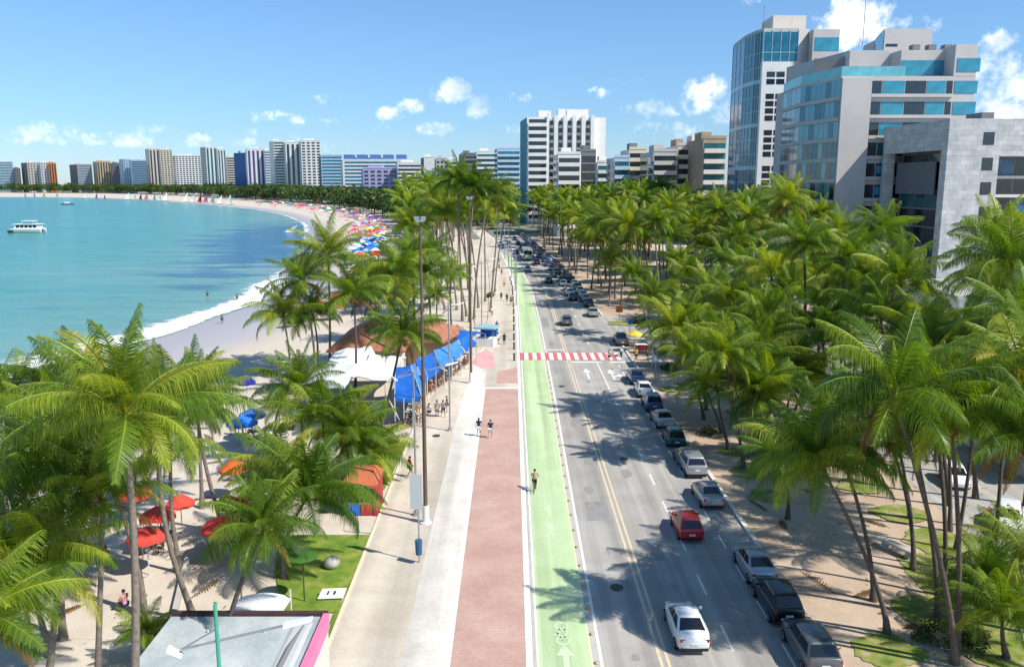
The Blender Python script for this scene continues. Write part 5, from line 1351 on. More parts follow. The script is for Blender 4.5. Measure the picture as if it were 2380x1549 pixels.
def add_fingers(me_v, J):
    pass
def body_mesh(kind, m):
    J = pose(kind); keys = ['pelvis'] + [k for k in J if k != 'pelvis']; ix = {k: i for i, k in enumerate(keys)}
    V = [J[k] for k in keys]; E = [(ix[a], ix[b]) for a, b in ED]; Rr = [RADS[k] for k in keys]
    me = skin_mesh('body', V, E, Rr, m)
    # fingers and thumb on each hand, nose and ears on the head, as short tapered stubs rooted inside
    mb = MB(); mb.v = [tuple(v.co) for v in me.vertices]; mb.f = [tuple(p.vertices) for p in me.polygons]; mb.m = [0]*len(mb.f)
    for s in 'lr':
        w_, h_ = Vector(J['wr'+s]), Vector(J['ha'+s]); d = (h_ - w_).normalized(); sg = -1 if s == 'l' else 1
        a = d.cross(Vector((sg,0,0))); a = a.normalized() if a.length > .1 else Vector((0,1,0)); inn = Vector((-sg,0,0))
        for k, L_ in enumerate((.062,.074,.070,.055)):
            p = h_ + a * (.024 - .016*k) + d*.01
            mb.tube([p, p + d*L_*.55 + inn*.008, p + d*L_*.9 + inn*.028], [.009,.008,.006], 5)
        p = w_.lerp(h_, .55) + a*.025; mb.tube([p, p + a*.03 + d*.035, p + a*.03 + d*.065 + inn*.01], [.011,.010,.007], 5)
    hd = Vector(J['head']); mb.tube([hd + Vector((0,.085,.02)), hd + Vector((0,.118,-.015)), hd + Vector((0,.09,-.03))], [.010,.016,.012], 5)
    for s in (-1, 1): mb.ball(tuple(hd + Vector((s*.092,-.005,0))), .014,.024,.034, 6, 4)
    return mb.mesh('body', m, 75)
def part_mesh(name, kind, keys, edges, grow, m, cut=None):
    J = pose(kind); J = dict(J)
    if cut: 
        for nk, (a, b, t) in cut.items(): J[nk] = tuple(Vector(J[a]).lerp(Vector(J[b]), t))
    ix = {k: i for i, k in enumerate(keys)}
    def rad(k):
        base = RADS.get(k) or RADS.get({'slv':'ell','slw':'elr','thl':'knl','thr':'knr'}.get(k, 'ell'))
        if k in ('thl','thr'): base = .085
        if k in ('slv','slw'): base = .058
        return tuple(x*grow + .006 for x in base) if isinstance(base, tuple) else base*grow + .008
    return skin_mesh(name, [J[k] for k in keys], [(ix[a], ix[b]) for a, b in edges], [rad(k) for k in keys], m)
_pc = {}
def body_of(kind, i):
    k = (kind, i)
    if k not in _pc: _pc[k] = body_mesh(kind, SKIN[i])
    return _pc[k]
def shirt_of(kind):
    if ('s', kind) not in _pc:
        _pc['s', kind] = part_mesh('shirt', kind, ['waist','chest','shl','shr','slv','slw','hem'], [('waist','chest'),('chest','shl'),('chest','shr'),('shl','slv'),('shr','slw'),('waist','hem')], 1.13, CLOTH['white'], dict(slv=('shl','ell',.6), slw=('shr','elr',.6), hem=('waist','pelvis',.8)))
    return _pc['s', kind]
def short_of(kind):
    if ('p', kind) not in _pc:
        _pc['p', kind] = part_mesh('shorts', kind, ['pelvis','hpl','hpr','thl','thr'], [('pelvis','hpl'),('pelvis','hpr'),('hpl','thl'),('hpr','thr')], 1.12, CLOTH['navy'], dict(thl=('hpl','knl',.72), thr=('hpr','knr',.72)))
    return _pc['p', kind]
def hair_of(kind, long_=False):
    if ('h', kind, long_) not in _pc:
        h_ = Vector(pose(kind)['head']); mb = MB().ball((h_.x, h_.y - .018, h_.z + .055), .098, .112, .085, 10, 7)
        if long_: mb.tube([(h_.x, h_.y - .085, h_.z + .06), (h_.x, h_.y - .11, h_.z - .1), (h_.x, h_.y - .10, h_.z - .26)], [.06,.07,.03], 8)
        _pc['h', kind, long_] = mb.mesh('hair', HAIR, 70)
    return _pc['h', kind, long_]
def person(x, y, rz, kind='stand', skin=0, shirt='white', shorts='navy', label='', group=None, long_=False, z=0.0, s=1.0, name='person', cat='person'):
    t = thing(name, label, cat, (x, y, z), rz, group); t.scale = (s*.87, s*.87, s*.87)
    place('body', body_of(kind, skin), t)
    place('hair', hair_of(kind, long_), t)
    if shirt: setmat(place('shirt', shirt_of(kind), t), CLOTH[shirt])
    if shorts: setmat(place('shorts', short_of(kind), t), CLOTH[shorts])
    return t
PZ = .104
def at_g(u, v): return G(u, v)
M_frame = mat('bike_frame', (.02,.02,.025), .4, .1, 4.0)
def bicycle(x, y, rz, label, z=0.0, group=None, col_=None):
    t = thing('bicycle', label, 'bicycle', (x, y, z), rz, group); t.scale = (.87, .87, .87)
    MB().tube([(0,-.5,.34),(0,-.12,.30),(0,.38,.78)], .022, 6).tube([(0,-.12,.30),(0,-.24,.86)], .022, 6).tube([(0,-.2,.74),(0,.36,.82)], .02, 6).tube([(0,-.5,.34),(0,-.2,.74)], .016, 6).tube([(0,.52,.34),(0,.36,.95)], .02, 6).build('frame', [col_ or M_frame], t)
    MB().box(-.08,.08,-.36,-.12,.86,.91).build('saddle', [M_trimb], t)
    MB().tube([(-.28,.44,1.02),(0,.36,.98),(.28,.44,1.02)], .015, 6).build('handlebar', [M_trimb], t)
    n = 18
    for y_ in (-.5, .52):
        mb = MB(); rings = []
        for k in range(n):
            a = 2*PI*k/n; c, s_ = math.cos(a), math.sin(a)
            rings.append([(.02*math.cos(b), y_ + (.32 + .02*math.sin(b))*c, .34 + (.32 + .02*math.sin(b))*s_) for b in (0, 1.57, 3.14, 4.71)])
        mb.loft(rings + [rings[0]], 0, False)
        w_ = mb.build('wheel', [M_tyre], t)
        sp = MB()
        for k in range(6): a = PI*k/6; sp.tube([(0, y_ - .31*math.cos(a), .34 - .31*math.sin(a)), (0, y_ + .31*math.cos(a), .34 + .31*math.sin(a))], .004, 4)
        sp.build('spokes', [M_rim], w_)
    return t
x, y = G(1241, 1143)
bicycle(x + .04, y + .1, R(-6), 'dark bicycle ridden along the green lane', .02)
person(x + .04, y + .1, R(-6), 'cycle', 0, None, 'black', 'bare backed cyclist in dark shorts riding on the green lane', z=.02)
PP = 'people on the promenade'
def pg(u, v, rz, kind, skin, shirt, shorts, label, long_=False, group=PP, z=PZ):
    x, y = G(u, v, z); return person(x, y, rz, kind, skin, shirt, shorts, label, group, long_, z)
pg(1113, 1013, 0, 'walk', 2, 'navy', 'white', 'person in a dark top and white shorts, left of the pair on the red path', True)
pg(1140, 1017, 0, 'walk2', 2, 'navy', 'white', 'person in navy and white shorts, right of the pair on the red path')
pg(953, 1108, R(-60), 'walk', 1, 'red', 'black', 'person in a red shirt walking beside the seaside lawn')
pg(997, 966, R(160), 'sit', 0, 'white', 'navy', 'person perched low beside the awning tables, left of the standing three', z=Z(2)+.0)
pg(1016, 968, R(20), 'stand', 1, 'khaki', 'khaki', 'tall person in khaki standing before the blue awning')
pg(1030, 968, R(200), 'walk', 0, 'grey', 'black', 'person in a grey shirt raising an arm before the blue awning')
pg(1039, 958, R(90), 'stand', 2, 'black', 'grey', 'person in black behind the two talking before the awning')
for i, (u, v, rz, k, sk, a, b, lb) in enumerate([(1158,800,10,'stand',2,'white','grey','person in white standing before the pink ramp'),(1172,801,-5,'walk',1,'black','black','person all in black walking beyond the pink ramp'),(1155,770,170,'walk2',0,'blue','navy','person in blue walking towards the viewer past the blue kiosk'),
    (1165,698,0,'walk',0,'navy','black','person in navy, left of three walkers in a row'),(1178,702,0,'walk2',1,'black','navy','person in black, middle of three walkers in a row'),(1188,708,5,'walk',2,'grey','black','person in grey, right of three walkers in a row'),
    (1146,640,0,'stand',1,'pink','navy','person in pink standing in the loose group far along the promenade'),(1150,632,90,'stand',0,'white','black','person in white in the loose group far along the promenade'),(1160,628,0,'walk',2,'red','navy','person in red in the loose group far along the promenade'),(1166,640,180,'walk2',1,'grey','black','person in grey in the loose group far along the promenade'),(1160,612,0,'walk',1,'blue','grey','small person in blue beyond the loose group'),(1172,668,185,'walk',2,'yellow','navy','person in yellow walking alone between the groups'),
    (1143,735,0,'walk',1,'white','red','person in red shorts beside the clump of bare trunks'),(1104,760,60,'stand',2,'pink','white','person in pink behind the blue kiosk')]):
    pg(u, v, R(rz), k, sk, a, b, lb, i % 3 == 2)
# row of people / dark bollards between promenade and bike lane beyond the crossing
M_bol = mat('bollard_iron', (.03,.035,.05), .5, .15, 5.0)
bolm = MB().tube([(0,0,0),(0,0,.75)], [.11,.09], 10).tube([(0,0,.72),(0,0,.80),(0,0,.90)], [.13,.14,.05], 10).mesh('bollard', M_bol, 50)
for i, v in enumerate([838,812,790,768,748,730,714,700,686,674,662,652]):
    x, y = G(1193 + i*.2, v, .1)
    tag(place('bollard', bolm, None, (.25 + sh(y), y, .1)), f'dark round headed bollard, {ordinal(i)} from the crossing along the bike lane', 'bollard', 'bollards between promenade and bike lane')
# people on the sand and in the sea
BP = 'people on the beach'
for (u, v, k, a, b, lb) in [(517,752,'stand',None,'navy','bather standing on the wet sand beside the surf'),(552,700,'walk',None,'black','bather wading in the surf'),(483,692,'stand',None,'navy','bather standing in the shallow water off the surf')]:
    zz_ = -.9 if v > 740 else SEA_Z - .35
    x, y = G(u, v, zz_); person(x, y, R(30), k, 1, a, b, lb, BP, z=zz_)
for (u, v, k, sk, a, b, lb) in [(128,1322,'sit',2,'white','navy','person in white on the lounger at the left'),(250,1330,'walk',1,None,'black','bather walking past the thick trunk'),(290,1420,'sit',0,'pink','navy','person in pink sitting behind the thick trunk on the sand'),(150,1318,'sit',0,None,'red','bather sitting beside the lounger at lower left'),(398,1260,'stand',1,'grey','black','person standing under the bowed palm')]:
    x, y = G(u, v); person(x, y, R(60), k, sk, a, b, lb, BP)
# people at the land side corner
CP = 'people at the side street corner'
for i, (u, v, k, sk, a, b, lb) in enumerate([(1462,838,'stand',1,'yellow','navy','person in yellow at the corner stall'),(1478,834,'stand',0,'red','black','person in red at the corner stall'),(1504,838,'stand',1,'brown' if False else 'khaki','black','person in khaki waiting at the right of the crossing'),(1416,842,'walk',2,'white','black','person in white stepping off the crossing beside the motorcycle'),(1520,846,'stand',2,'grey','navy','person in grey behind the parking sign')]):
    x, y = G(u, v); person(max(x, 14.3) if v < 840 else x, y, R(40*i), k, sk, a, b, lb, CP, z=Z(3))
# ---------------------------------------------------------------- parasols
FAB = {k: mat('canvas_' + k, c, .85, .10, 2.0) for k, c in dict(red=(.68,.06,.045), orange=(.62,.12,.025), blue=(.02,.16,.62), navy=(.015,.02,.22), white=(.74,.74,.72), green=(.03,.30,.16), teal=(.02,.27,.30), yellow=(.66,.48,.06), purple=(.22,.10,.36), pink=(.60,.22,.30), lightblue=(.25,.45,.62)).items()}
M_pole = mat('pale_pole', (.55,.54,.52), .5, .1, 5.0)
def canopy_mb(r_, h, n=8, sag=.06):
    mb = MB(); rings = []
    for q, z in ((1.0, 0), (.98, .02), (.55, h*.55), (.12, h*.97)):
        ring = []
        for k in range(n*2):
            a = PI*k/n; rr_ = r_*q * (1 if k % 2 == 0 else .955)
            ring.append((rr_*math.cos(a), rr_*math.sin(a), z - (0 if k % 2 == 0 else sag*q*q)))
        rings.append(ring)
    rings[0] = [(x, y, z - .16) for x, y, z in rings[0]]
    return mb.loft(rings, 0, False).add([(0,0,h)] + rings[-1], [(0, 1+k, 1+(k+1) % (2*n)) for k in range(2*n)])
PAR_C = canopy_mb(1.25, .62).mesh('canopy', FAB['red'], 25)
PAR_P = MB().tube([(0,0,-.1),(0,0,2.72)], .03, 6).mesh('pole', M_pole)
far_mb = canopy_mb(1.35, .62, 5); far_mb.v = [(x, y, z + 1.9) for x, y, z in far_mb.v]
far_mb.tube([(0,0,-.1),(0,0,2.5)], .05, 4, 1)
PAR_F = far_mb.mesh('parasol', [FAB['red'], M_pole], 25)
def parasol(x, y, c, label, group, z=0.0, s=1.0, tilt=(0,0)):
    t = thing('parasol', label, 'parasol', (x, y, z), 0, group); t.rotation_euler = (tilt[0], tilt[1], x)
    place('pole', PAR_P, t); setmat(place('canopy', PAR_C, t, (0,0,2.08), scale=(s*.8, s*.8, .85)), FAB[c])
PB = 'parasols of the beach bar at lower left'
for (u, v, c, s, lb) in [(305,1135,'red',1.0,'red parasol farthest back of the four beside the thick palm trunk'),(357,1192,'red',1.0,'bright red parasol over a dark table, right of the thick palm trunk'),(335,1240,'red',1.05,'red parasol nearest the viewer, edge hidden by hanging fronds'),
    (524,1208,'red',1.25,'large red parasol standing alone on the open sand'),(577,1152,'red',1.0,'red parasol half behind the palm beside the canopy'),(528,1160,'red',.75,'small red parasol close behind the large lone one'),(545,1078,'orange',.95,'orange parasol farthest from the viewer among the red ones'),(150,1275,'orange',1.0,'orange parasol mostly covered by the palm at the left edge'),(415,1160,'red',.8,'red parasol under the hanging fronds, between thick trunk and lone parasol')]:
    x, y = G(u, v, 2.35); parasol(x, y, c, lb, PB, s=s, tilt=(rng.uniform(-.08,.08), rng.uniform(-.08,.08)))
PQ = 'blue parasols near the wet sand'
for (u, v, c, s, lb) in [(571,882,'navy',.85,'navy parasol alone at the edge of the wet sand'),(584,957,'blue',1.1,'bright blue parasol above the small dark palm'),(668,872,'navy',1.1,'dark blue parasol of the blue pair left of the white canopy'),(688,862,'blue',1.25,'light blue parasol of the blue pair left of the white canopy'),(560,975,'blue',1.2,'blue parasol tucked behind the bright one'),(690,880,'lightblue',1.0,'pale parasol in front of the blue pair')]:
    x, y = G(u, v, 2.35); parasol(x, y, c, lb, PQ, s=s)
inner_tab = [(60,-23),(84,-21.5),(110,-22)] + sorted([(p[1], p[0]) for p in inner if p[1] < 640])
rp = random.Random(31)
zones = [(96,150,26,['orange','yellow','red','white','orange','pink'],'orange and red stretch behind the terracotta roof'),(150,185,30,['blue','red','white','yellow','lightblue','teal'],'stretch just past the near palms'),
    (185,232,62,['blue','navy','lightblue','blue','white','teal','green'],'blue stretch in the middle of the crowded beach'),(232,300,52,['green','red','teal','white','orange','yellow','pink'],'mixed stretch beyond the blue parasols'),
    (300,430,58,['purple','white','purple','yellow','pink','orange','lightblue'],'purple and white stretch towards the bend'),(430,640,54,['red','white','pink','purple','green','red','lightblue'],'far stretch where the beach bends left')]
for (a, b, n, cs, wh) in zones:
    for k in range(n):
        y = a + (b - a) * (k + rp.random()) / n; xi = interp(inner_tab, y); xs = shore_x(y)
        lo = xs + 12; q = .25 + .72 * rp.random() ** .7
        x = lo + (xi - 1.5 - lo) * q; c = rp.choice(cs)
        o = place('parasol', PAR_F, None, (x, y, 0), (0, 0, rp.random()), (1,1,1)); s = rp.uniform(.85, 1.15) * (1 + max(0, y - 300) * .0009); o.scale = (s, s, s)
        setmat(o, FAB[c]); tag(o, f'{c} parasol in the {wh}', 'parasol', 'parasols crowding the far beach')
        if k % 3 == 0:
            px_, py_ = x + rp.uniform(-3, 3), y + rp.uniform(-3, 3)
            if px_ > xs + 6:
                t = thing('person', f'bather among the parasols of the {wh}', 'person', (px_, py_, 0), rp.random()*6, 'bathers among the far parasols'); t.scale = (.9,)*3
                kd = rp.choice(['stand','walk','sit']); place('body', body_of(kd, rp.randrange(3)), t); setmat(place('shorts', short_of(kd), t), CLOTH[rp.choice(list(CLOTH))])
# ---------------------------------------------------------------- sails and boats
M_mast = mat('wood_mast', (.30,.20,.12), .7, .2, 4.0)
for i, (u, v, c, h) in enumerate([(103,458,'white',8),(124,458,'white',9),(145,458,'yellow',7),(174,457,'white',7),(240,461,'white',8),(262,462,'pink',8),(280,463,'red',7),(333,464,'white',9),(347,465,'white',8),(361,465,'red',9),(374,466,'pink',9),(392,466,'white',10),(403,467,'white',9),(418,467,'white',10),(463,470,'white',10),(478,471,'white',9),(494,472,'red',10),(507,472,'pink',10),(523,473,'white',11),(540,474,'white',9),(560,476,'white',10)]):
    x, y = G(u, v); y = min(y, 1050); x = (u - CX) / F * (y * 1.02)
    dsh = min(math.dist(p, (x, y)) for p in shore_s)
    t = thing('sail_raft', f'{ {"white":"white","pink":"pink","red":"red","yellow":"yellowish"}[c] } sail on a raft drawn up on the far sand, {ordinal(i)} from the left', 'sail raft', (x, y, 0), rng.uniform(-.6, .6), 'sail rafts on the far beach')
    MB().loft([[(-2.6,-.7,.5),(-2.6,.7,.5),(-2.6,.6,.15),(-2.6,-.6,.15)],[(1.5,-.8,.5),(1.5,.8,.5),(1.5,.7,.15),(1.5,-.7,.15)],[(3,-.3,.75),(3,.3,.75),(3,.2,.4),(3,-.2,.4)]]).build('hull', [M_mast], t)
    MB().tube([(.8,0,.4),(.6,0,h)], [.1,.05], 5).build('mast', [M_mast], t)
    s = h * .5
    mb = MB(); pts = [(.55,0,h-.2),(.7,.0,.9),(-s,.5,1.1)]; mid = (-s*.25, .55, h*.42)
    mb.add(pts + [mid] + [(p[0], p[1]+.06, p[2]) for p in pts + [mid]], [(0,3,1),(1,3,2),(2,3,0),(4,5,7),(5,6,7),(6,4,7),(0,1,5,4),(1,2,6,5),(2,0,4,6)])
    mb.build('sail', [FAB[c]], t)
x, y = G(64, 540, SEA_Z)
t = thing('catamaran', 'white excursion catamaran anchored alone on the turquoise bay', 'boat', (x, y, SEA_Z), R(8))
W_hull = mat('white_gelcoat', (.78,.78,.76), .35, .05, .6)
for s in (-1, 1):
    MB().loft([[(xx, s*2.6 + yy*w_, zz_) for yy, zz_ in ((-1,1.5),(1,1.5),(.7,.4),(0,-.4),(-.7,.4))] for xx, w_ in ((-6.8,.15),(-5,.85),(0,1.0),(5.5,.95),(6.6,.7))]).build('hull', [W_hull], t, smooth=50)
    MB().box(-6.6,-4.2,s*2.6-.95,s*2.6+.95,.35,1.0).build('bow_stripe', [M_trimb], t)
MB().box(-5.6,6.3,-3.4,3.4,1.4,1.75).build('deck', [W_hull], t)
MB().loft([[(-4.2,-2.9,1.74),(5.4,-2.9,1.74),(5.4,2.9,1.74),(-4.2,2.9,1.74)],[(-3.4,-2.7,3.5),(5.2,-2.7,3.5),(5.2,2.7,3.5),(-3.4,2.7,3.5)]]).build('cabin', [W_hull], t)
for k in range(5): MB().box(-3.2+1.7*k,-1.9+1.7*k,-2.93,-2.75,2.2,3.2).build('window', [M_cg], t)
MB().box(-4.6,6.0,-3.1,3.1,3.5,3.72).build('roof', [W_hull], t)
MB().box(-1.2,3.6,-2.2,2.2,4.9,5.1).tube([(-1,-2,3.7),(-1,-2,5)],.06,5).tube([(3.4,-2,3.7),(3.4,-2,5)],.06,5).tube([(-1,2,3.7),(-1,2,5)],.06,5).tube([(3.4,2,3.7),(3.4,2,5)],.06,5).build('sun_roof', [W_hull], t)
x, y = G(158, 476, SEA_Z)
t = thing('motor_boat', 'small dark boat lying near the far shore', 'boat', (x, y, SEA_Z), R(5))
MB().loft([[(xx, yy*w_, zz_) for yy, zz_ in ((-1,1.3),(1,1.3),(.6,.2),(-.6,.2))] for xx, w_ in ((-6,1.2),(2,1.7),(6,.3))]).build('hull', [PAINT['grey']], t)
MB().box(-3,1,-1.1,1.1,1.3,3).build('cabin', [W_hull], t)
t = thing('kite_sail', 'white wind sail lying low on the water off the bend', 'sail', (*G(676, 540, SEA_Z), SEA_Z), R(20))
MB().loft([[(-1.8,-.25,.1),(-1.8,.25,.1),(1.8,.2,.15),(1.8,-.2,.15)],[(-1.8,-.2,.3),(-1.8,.2,.3),(1.8,.15,.3),(1.8,-.15,.3)]]).build('board', [W_hull], t)
MB().add([(-3,0,.4),(3.2,0,3.2),(.2,.3,.3),(-3,.1,.4),(3.2,.1,3.2),(.2,.4,.3)], [(0,2,1),(3,4,5),(0,1,4,3),(1,2,5,4),(2,0,3,5)]).build('sail', [FAB['white']], t)
# ---------------------------------------------------------------- seaside restaurant, awnings, kiosks
M_tile = mat('terracotta_tiles', (.36,.15,.09), .8, .3, 1.6, bump=.4)
M_memb = mat('white_membrane', (.72,.73,.74), .5, .05, .4)
def hip(mb, x0, x1, y0, y1, z0, z1, inset, mi=0, th=.15):
    vs = [(x0,y0,z0),(x1,y0,z0),(x1,y1,z0),(x0,y1,z0)]; ym = (y0+y1)/2; xm = (x0+x1)/2
    if x1-x0 > y1-y0: r0, r1 = (x0+inset,ym,z1), (x1-inset,ym,z1); f = [(0,1,5,4),(1,2,5),(2,3,4,5),(3,0,4)]
    else: r0, r1 = (xm,y0+inset,z1), (xm,y1-inset,z1); f = [(0,1,4),(1,2,5,4),(2,3,5),(3,0,4,5)]
    mb.add(vs + [r0, r1], f, mi); mb.box(x0,x1,y0,y1,z0-th,z0-.01,mi)
t = thing('beach_restaurant', 'beach restaurant with the large terracotta hipped roof', 'restaurant', (-14.5, 74, 0))
mb = MB(); hip(mb, -4.8, 3.4, -5.5, 6, 3.0, 5.4, 3.4); mb.build('roof', [M_tile], t)
MB().box(-4.0, 2.6, -4.6, 5.2, 0, 2.84).build('wall', [W_beige], t)
for k in range(4): panel(t, 'window', G_dark, (-3.9 + 1.6*k, -4.6), (-2.6 + 1.6*k, -4.6), .8, 2.4)
t = thing('restaurant_pavilion', 'small pavilion with a terracotta hipped roof behind the long blue awning', 'restaurant', (-9.3, 76.0, 0), R(-14))
mb = MB(); hip(mb, -3.2, 2.6, -3.2, 4.2, 2.95, 4.6, 2.6); mb.build('roof', [M_tile], t)
MB().box(-2.4, 1.9, -2.4, 3.4, 0, 2.79).build('wall', [W_brown], t)
t = thing('white_canopy', 'white tent canopy with folded peaks in front of the large terracotta roof', 'canopy', (-14.3, 61.5, 0))
mb = MB()
nx, ny = 12, 12
gr = [[(-3.6 + 7.2*i/nx, -5.5 + 11*j/ny, 2.8 + 1.0*abs(math.sin(PI*1.5*j/ny + PI*.5*(i > 6)))**1.4 * (.6 + .4*math.sin(PI*i/nx)) + .25*math.sin(i*1.7 + j*.9)*.4) for i in range(nx+1)] for j in range(ny+1)]
mb.loft(gr, 0, False, False); mb.loft([[(x, y, z - .06) for x, y, z in row] for row in gr[::-1]], 0, False, False)
mb.build('membrane', [M_memb], t)
for (x, y) in ((-3.4,-5.3),(3.4,-5.3),(3.4,0),(-3.4,0),(3.4,5.3)): MB().tube([(x,y,0),(x,y,3.1)], .06, 8).build('post', [M_pole], t)
MB().box(-3.4,3.4,-5.2,-5.05,.0,1.6).build('side_cloth', [W_dgrey], t)
# long blue awning that follows the bend of the promenade edge
A = [G(u, v, 2.6) for u, v in [(916,924),(980,924),(992,872),(1050,835),(1108,792)]]
B = [G(u, v, 3.3) for u, v in [(918,852),(955,850),(975,830),(1035,806),(1092,772)]]
M_awn = mat('blue_canvas', (.012,.12,.50), .7, .22, .8)
cx_, cy_ = A[1]
t = thing('blue_awning', 'long bright blue awning over the restaurant tables along the promenade', 'awning', (cx_, cy_, 0))
mb = MB(); o_ = lambda p, z: (p[0]-cx_, p[1]-cy_, z)
R0 = [o_(A[0],2.5), o_(A[1],2.5), o_(A[2],2.5), o_(A[3],2.5), o_(A[4],2.5)]
R1 = [o_(B[0],3.2), o_(B[1],3.35), o_(B[2],3.3), o_(B[3],3.25), o_(B[4],3.2)]
M0 = [tuple((a+b)/2 - (0 if i < 2 else .08) for i, (a, b) in enumerate(zip(p, q))) for p, q in zip(R0, R1)]
M_awn2 = mat('faded_blue_canvas', (.05,.22,.62), .7, .25, 1.1)
lp3 = lambda a, b, q: tuple(a[i] + (b[i]-a[i])*q for i in range(3))
for k in range(len(R0) - 1):
    n_ = 2 if k else 1
    for j in range(n_):
        q0, q1 = (j + .03) / n_, (j + .94) / n_; dz = [.0, .16, -.10, .10, -.05, .14, .02][(2*k + j) % 7]
        e = [[(p[0], p[1], p[2] + dz - sag) for p in (lp3(r_[k], r_[k+1], q0 + (q1-q0)*f_) for f_ in (0, .5, 1))] for r_, sag in ((R0, 0), (M0, .10), (R1, 0))]
        for row in e: row[1] = (row[1][0], row[1][1], row[1][2] - .09)
        mb = MB(); mb.loft(e, 0, False, False); mb.loft([[(x,y,z-.05) for x,y,z in r_] for r_ in e[::-1]], 0, False, False); mb.loft([e[0], [(x, y, z - .28) for x, y, z in e[0]]], 0, False, False)
        mb.build('canvas', [M_awn if (k + j) % 2 == 0 else M_awn2], t)
sb = MB()
for p, q in zip(R0, R1): sb.tube([(p[0],p[1],p[2]+.02),(q[0],q[1],q[2]+.02)], .05, 5)
sb.build('seam_ribs', [FAB['lightblue']], t)
for p in R0[:1] + R0[1:4] + R0[4:]: MB().tube([(p[0],p[1],0),(p[0],p[1],2.5)], .05, 6).build('post', [M_pole], t)
for k in range(1, 5):
    p, q = R0[k-1], R0[k]
    for s in (.33, .66): MB().tube([(p[0]+(q[0]-p[0])*s, p[1]+(q[1]-p[1])*s, 0), (p[0]+(q[0]-p[0])*s, p[1]+(q[1]-p[1])*s, 2.5)], .04, 6).build('post', [M_pole], t)
t = thing('rear_blue_awning', 'smaller blue awning behind the long one, beside the blue kiosk', 'awning', (*G(1070, 775, 2.8), 0), R(-25))
MB().loft([[(-2.2,-1.8,2.5),(2.2,-1.8,2.5),(2.2,0,3.1),(2.2,1.8,2.5),(-2.2,1.8,2.5),(-2.2,0,3.1)],[(-2.2,-1.8,2.58),(2.2,-1.8,2.58),(2.2,0,3.18),(2.2,1.8,2.58),(-2.2,1.8,2.58),(-2.2,0,3.18)]][::-1]).build('canvas', [M_awn], t)
for a in (-2.1, 2.1):
    for b in (-1.7, 1.7): MB().tube([(a,b,0),(a,b,2.5)], .05, 6).build('post', [M_pole], t)
x, y = G(1131, 808)
t = thing('news_kiosk', 'small kiosk with blue roof and white counter beside the pink ramp', 'kiosk', (x, y + 1, .1), R(-15))
MB().box(-1.1,1.1,-.9,.9,0,1.0).build('counter', [W_white], t)
MB().box(-1.3,1.3,-1.1,1.1,2.2,2.4).build('roof', [mat('pale_blue_sheet',(.30,.50,.60),.4,.08,1.0)], t)
MB().box(-1.0,1.0,.6,.85,1.0,2.2).build('back_wall', [M_awn], t)
for a in (-1.05, 1.05):
    for b in (-.85, .85): MB().tube([(a,b,1.0),(a,b,2.2)], .04, 6).build('post', [W_dgrey], t)
# red drinks kiosk by the lawn
x, y = G(842, 1196)
t = thing('drinks_kiosk', 'orange roofed drinks kiosk with blue and red panels between the two lawns', 'kiosk', (x, y, 0)); t.scale = (.88, .88, .84)
W_or = mat('orange_paint', (.46,.13,.055), .6, .12, 1.2); W_rd = mat('red_wall', (.42,.03,.035), .6, .12, 1.2)
MB().loft([[(-1.3,-.5,2.5),(1.2,-.5,2.5),(1.2,2.2,2.5),(-1.3,2.2,2.5)],[(-.9,.3,3.2),(.8,.3,3.2),(.8,1.4,3.2),(-.9,1.4,3.2)]]).build('roof', [W_or], t)
MB().box(-1.3,1.2,-.52,-.42,2.28,2.49).build('fascia', [W_or], t)
MB().box(.9,1.1,-.3,2.0,0,2.49).build('side_wall', [W_rd], t); MB().box(-1.2,.89,1.8,2.0,0,2.49).build('back_wall', [W_dgrey], t)
MB().box(-1.2,.88,-.2,.2,0,1.0).build('counter', [W_dgrey], t)
MB().box(-.9,-.1,-.26,-.2,.15,.95).build('blue_panel', [FAB['blue']], t); MB().box(-.02,.72,-.26,-.2,.15,.95).build('red_panel', [W_rd], t)
# grey roofed kiosk at the bottom edge, pink side wall
x1, y1 = G(766, 1432, 2.9)
t = thing('flat_roofed_kiosk', 'kiosk with a weathered flat grey roof and pink side wall at the bottom edge', 'kiosk', (x1, y1, 0))
M_wr = ground_mat('weathered_roof', [(.30,.35,.38),(.42,.46,.48),(.55,.57,.57)], scale=.5, fine=7, rough=.6, bump=.05)
MB().box(-6.4,-.25,-9,-.2,2.6,2.9).build('roof', [M_wr], t)
mb = MB(); mb.box(-6.4,-.1,-.2,-.02,2.55,3.05); mb.build('rear_parapet', [mat('dark_maroon', (.06,.03,.035), .8, .15, 2.0)], t)
MB().box(-.25,0,-9,-.21,2.45,3.05).build('pink_fascia', [mat('pink_wall', (.72,.20,.36), .7, .1, .8)], t)
MB().box(-.2,-.05,-9,-.3,0,2.44).build('wall', [W_beige], t); MB().box(-6.3,-.21,-.35,-.25,0,2.59).build('rear_wall', [W_white], t)
MB().tube([(-.85,-.8,2.92),(-1.0,-2.2,2.93),(-1.05,-4.5,2.93),(-1.0,-6,2.92)], [.05,.13,.13,.05], 8).build('roof_slit', [W_dgrey], t)  # dark grey tube paints in the shade of the recessed roof slit
MB().loft([[(-1.35,-.6,2.905),(-.55,-.6,2.905),(-.55,-6.4,2.905),(-1.35,-6.4,2.905)],[(-1.2,-.8,2.96),(-.7,-.8,2.96),(-.7,-6.2,2.96),(-1.2,-6.2,2.96)]]).build('roof_strip', [mat('pale_sheet', (.5,.52,.52), .5, .1, 1.5)], t)
x2, y2 = G(560, 1430, 3.0)
t = thing('white_shade_sail', 'bright white shade sail over the rear corner of the grey roofed kiosk', 'canopy', (x2, y2, 0))
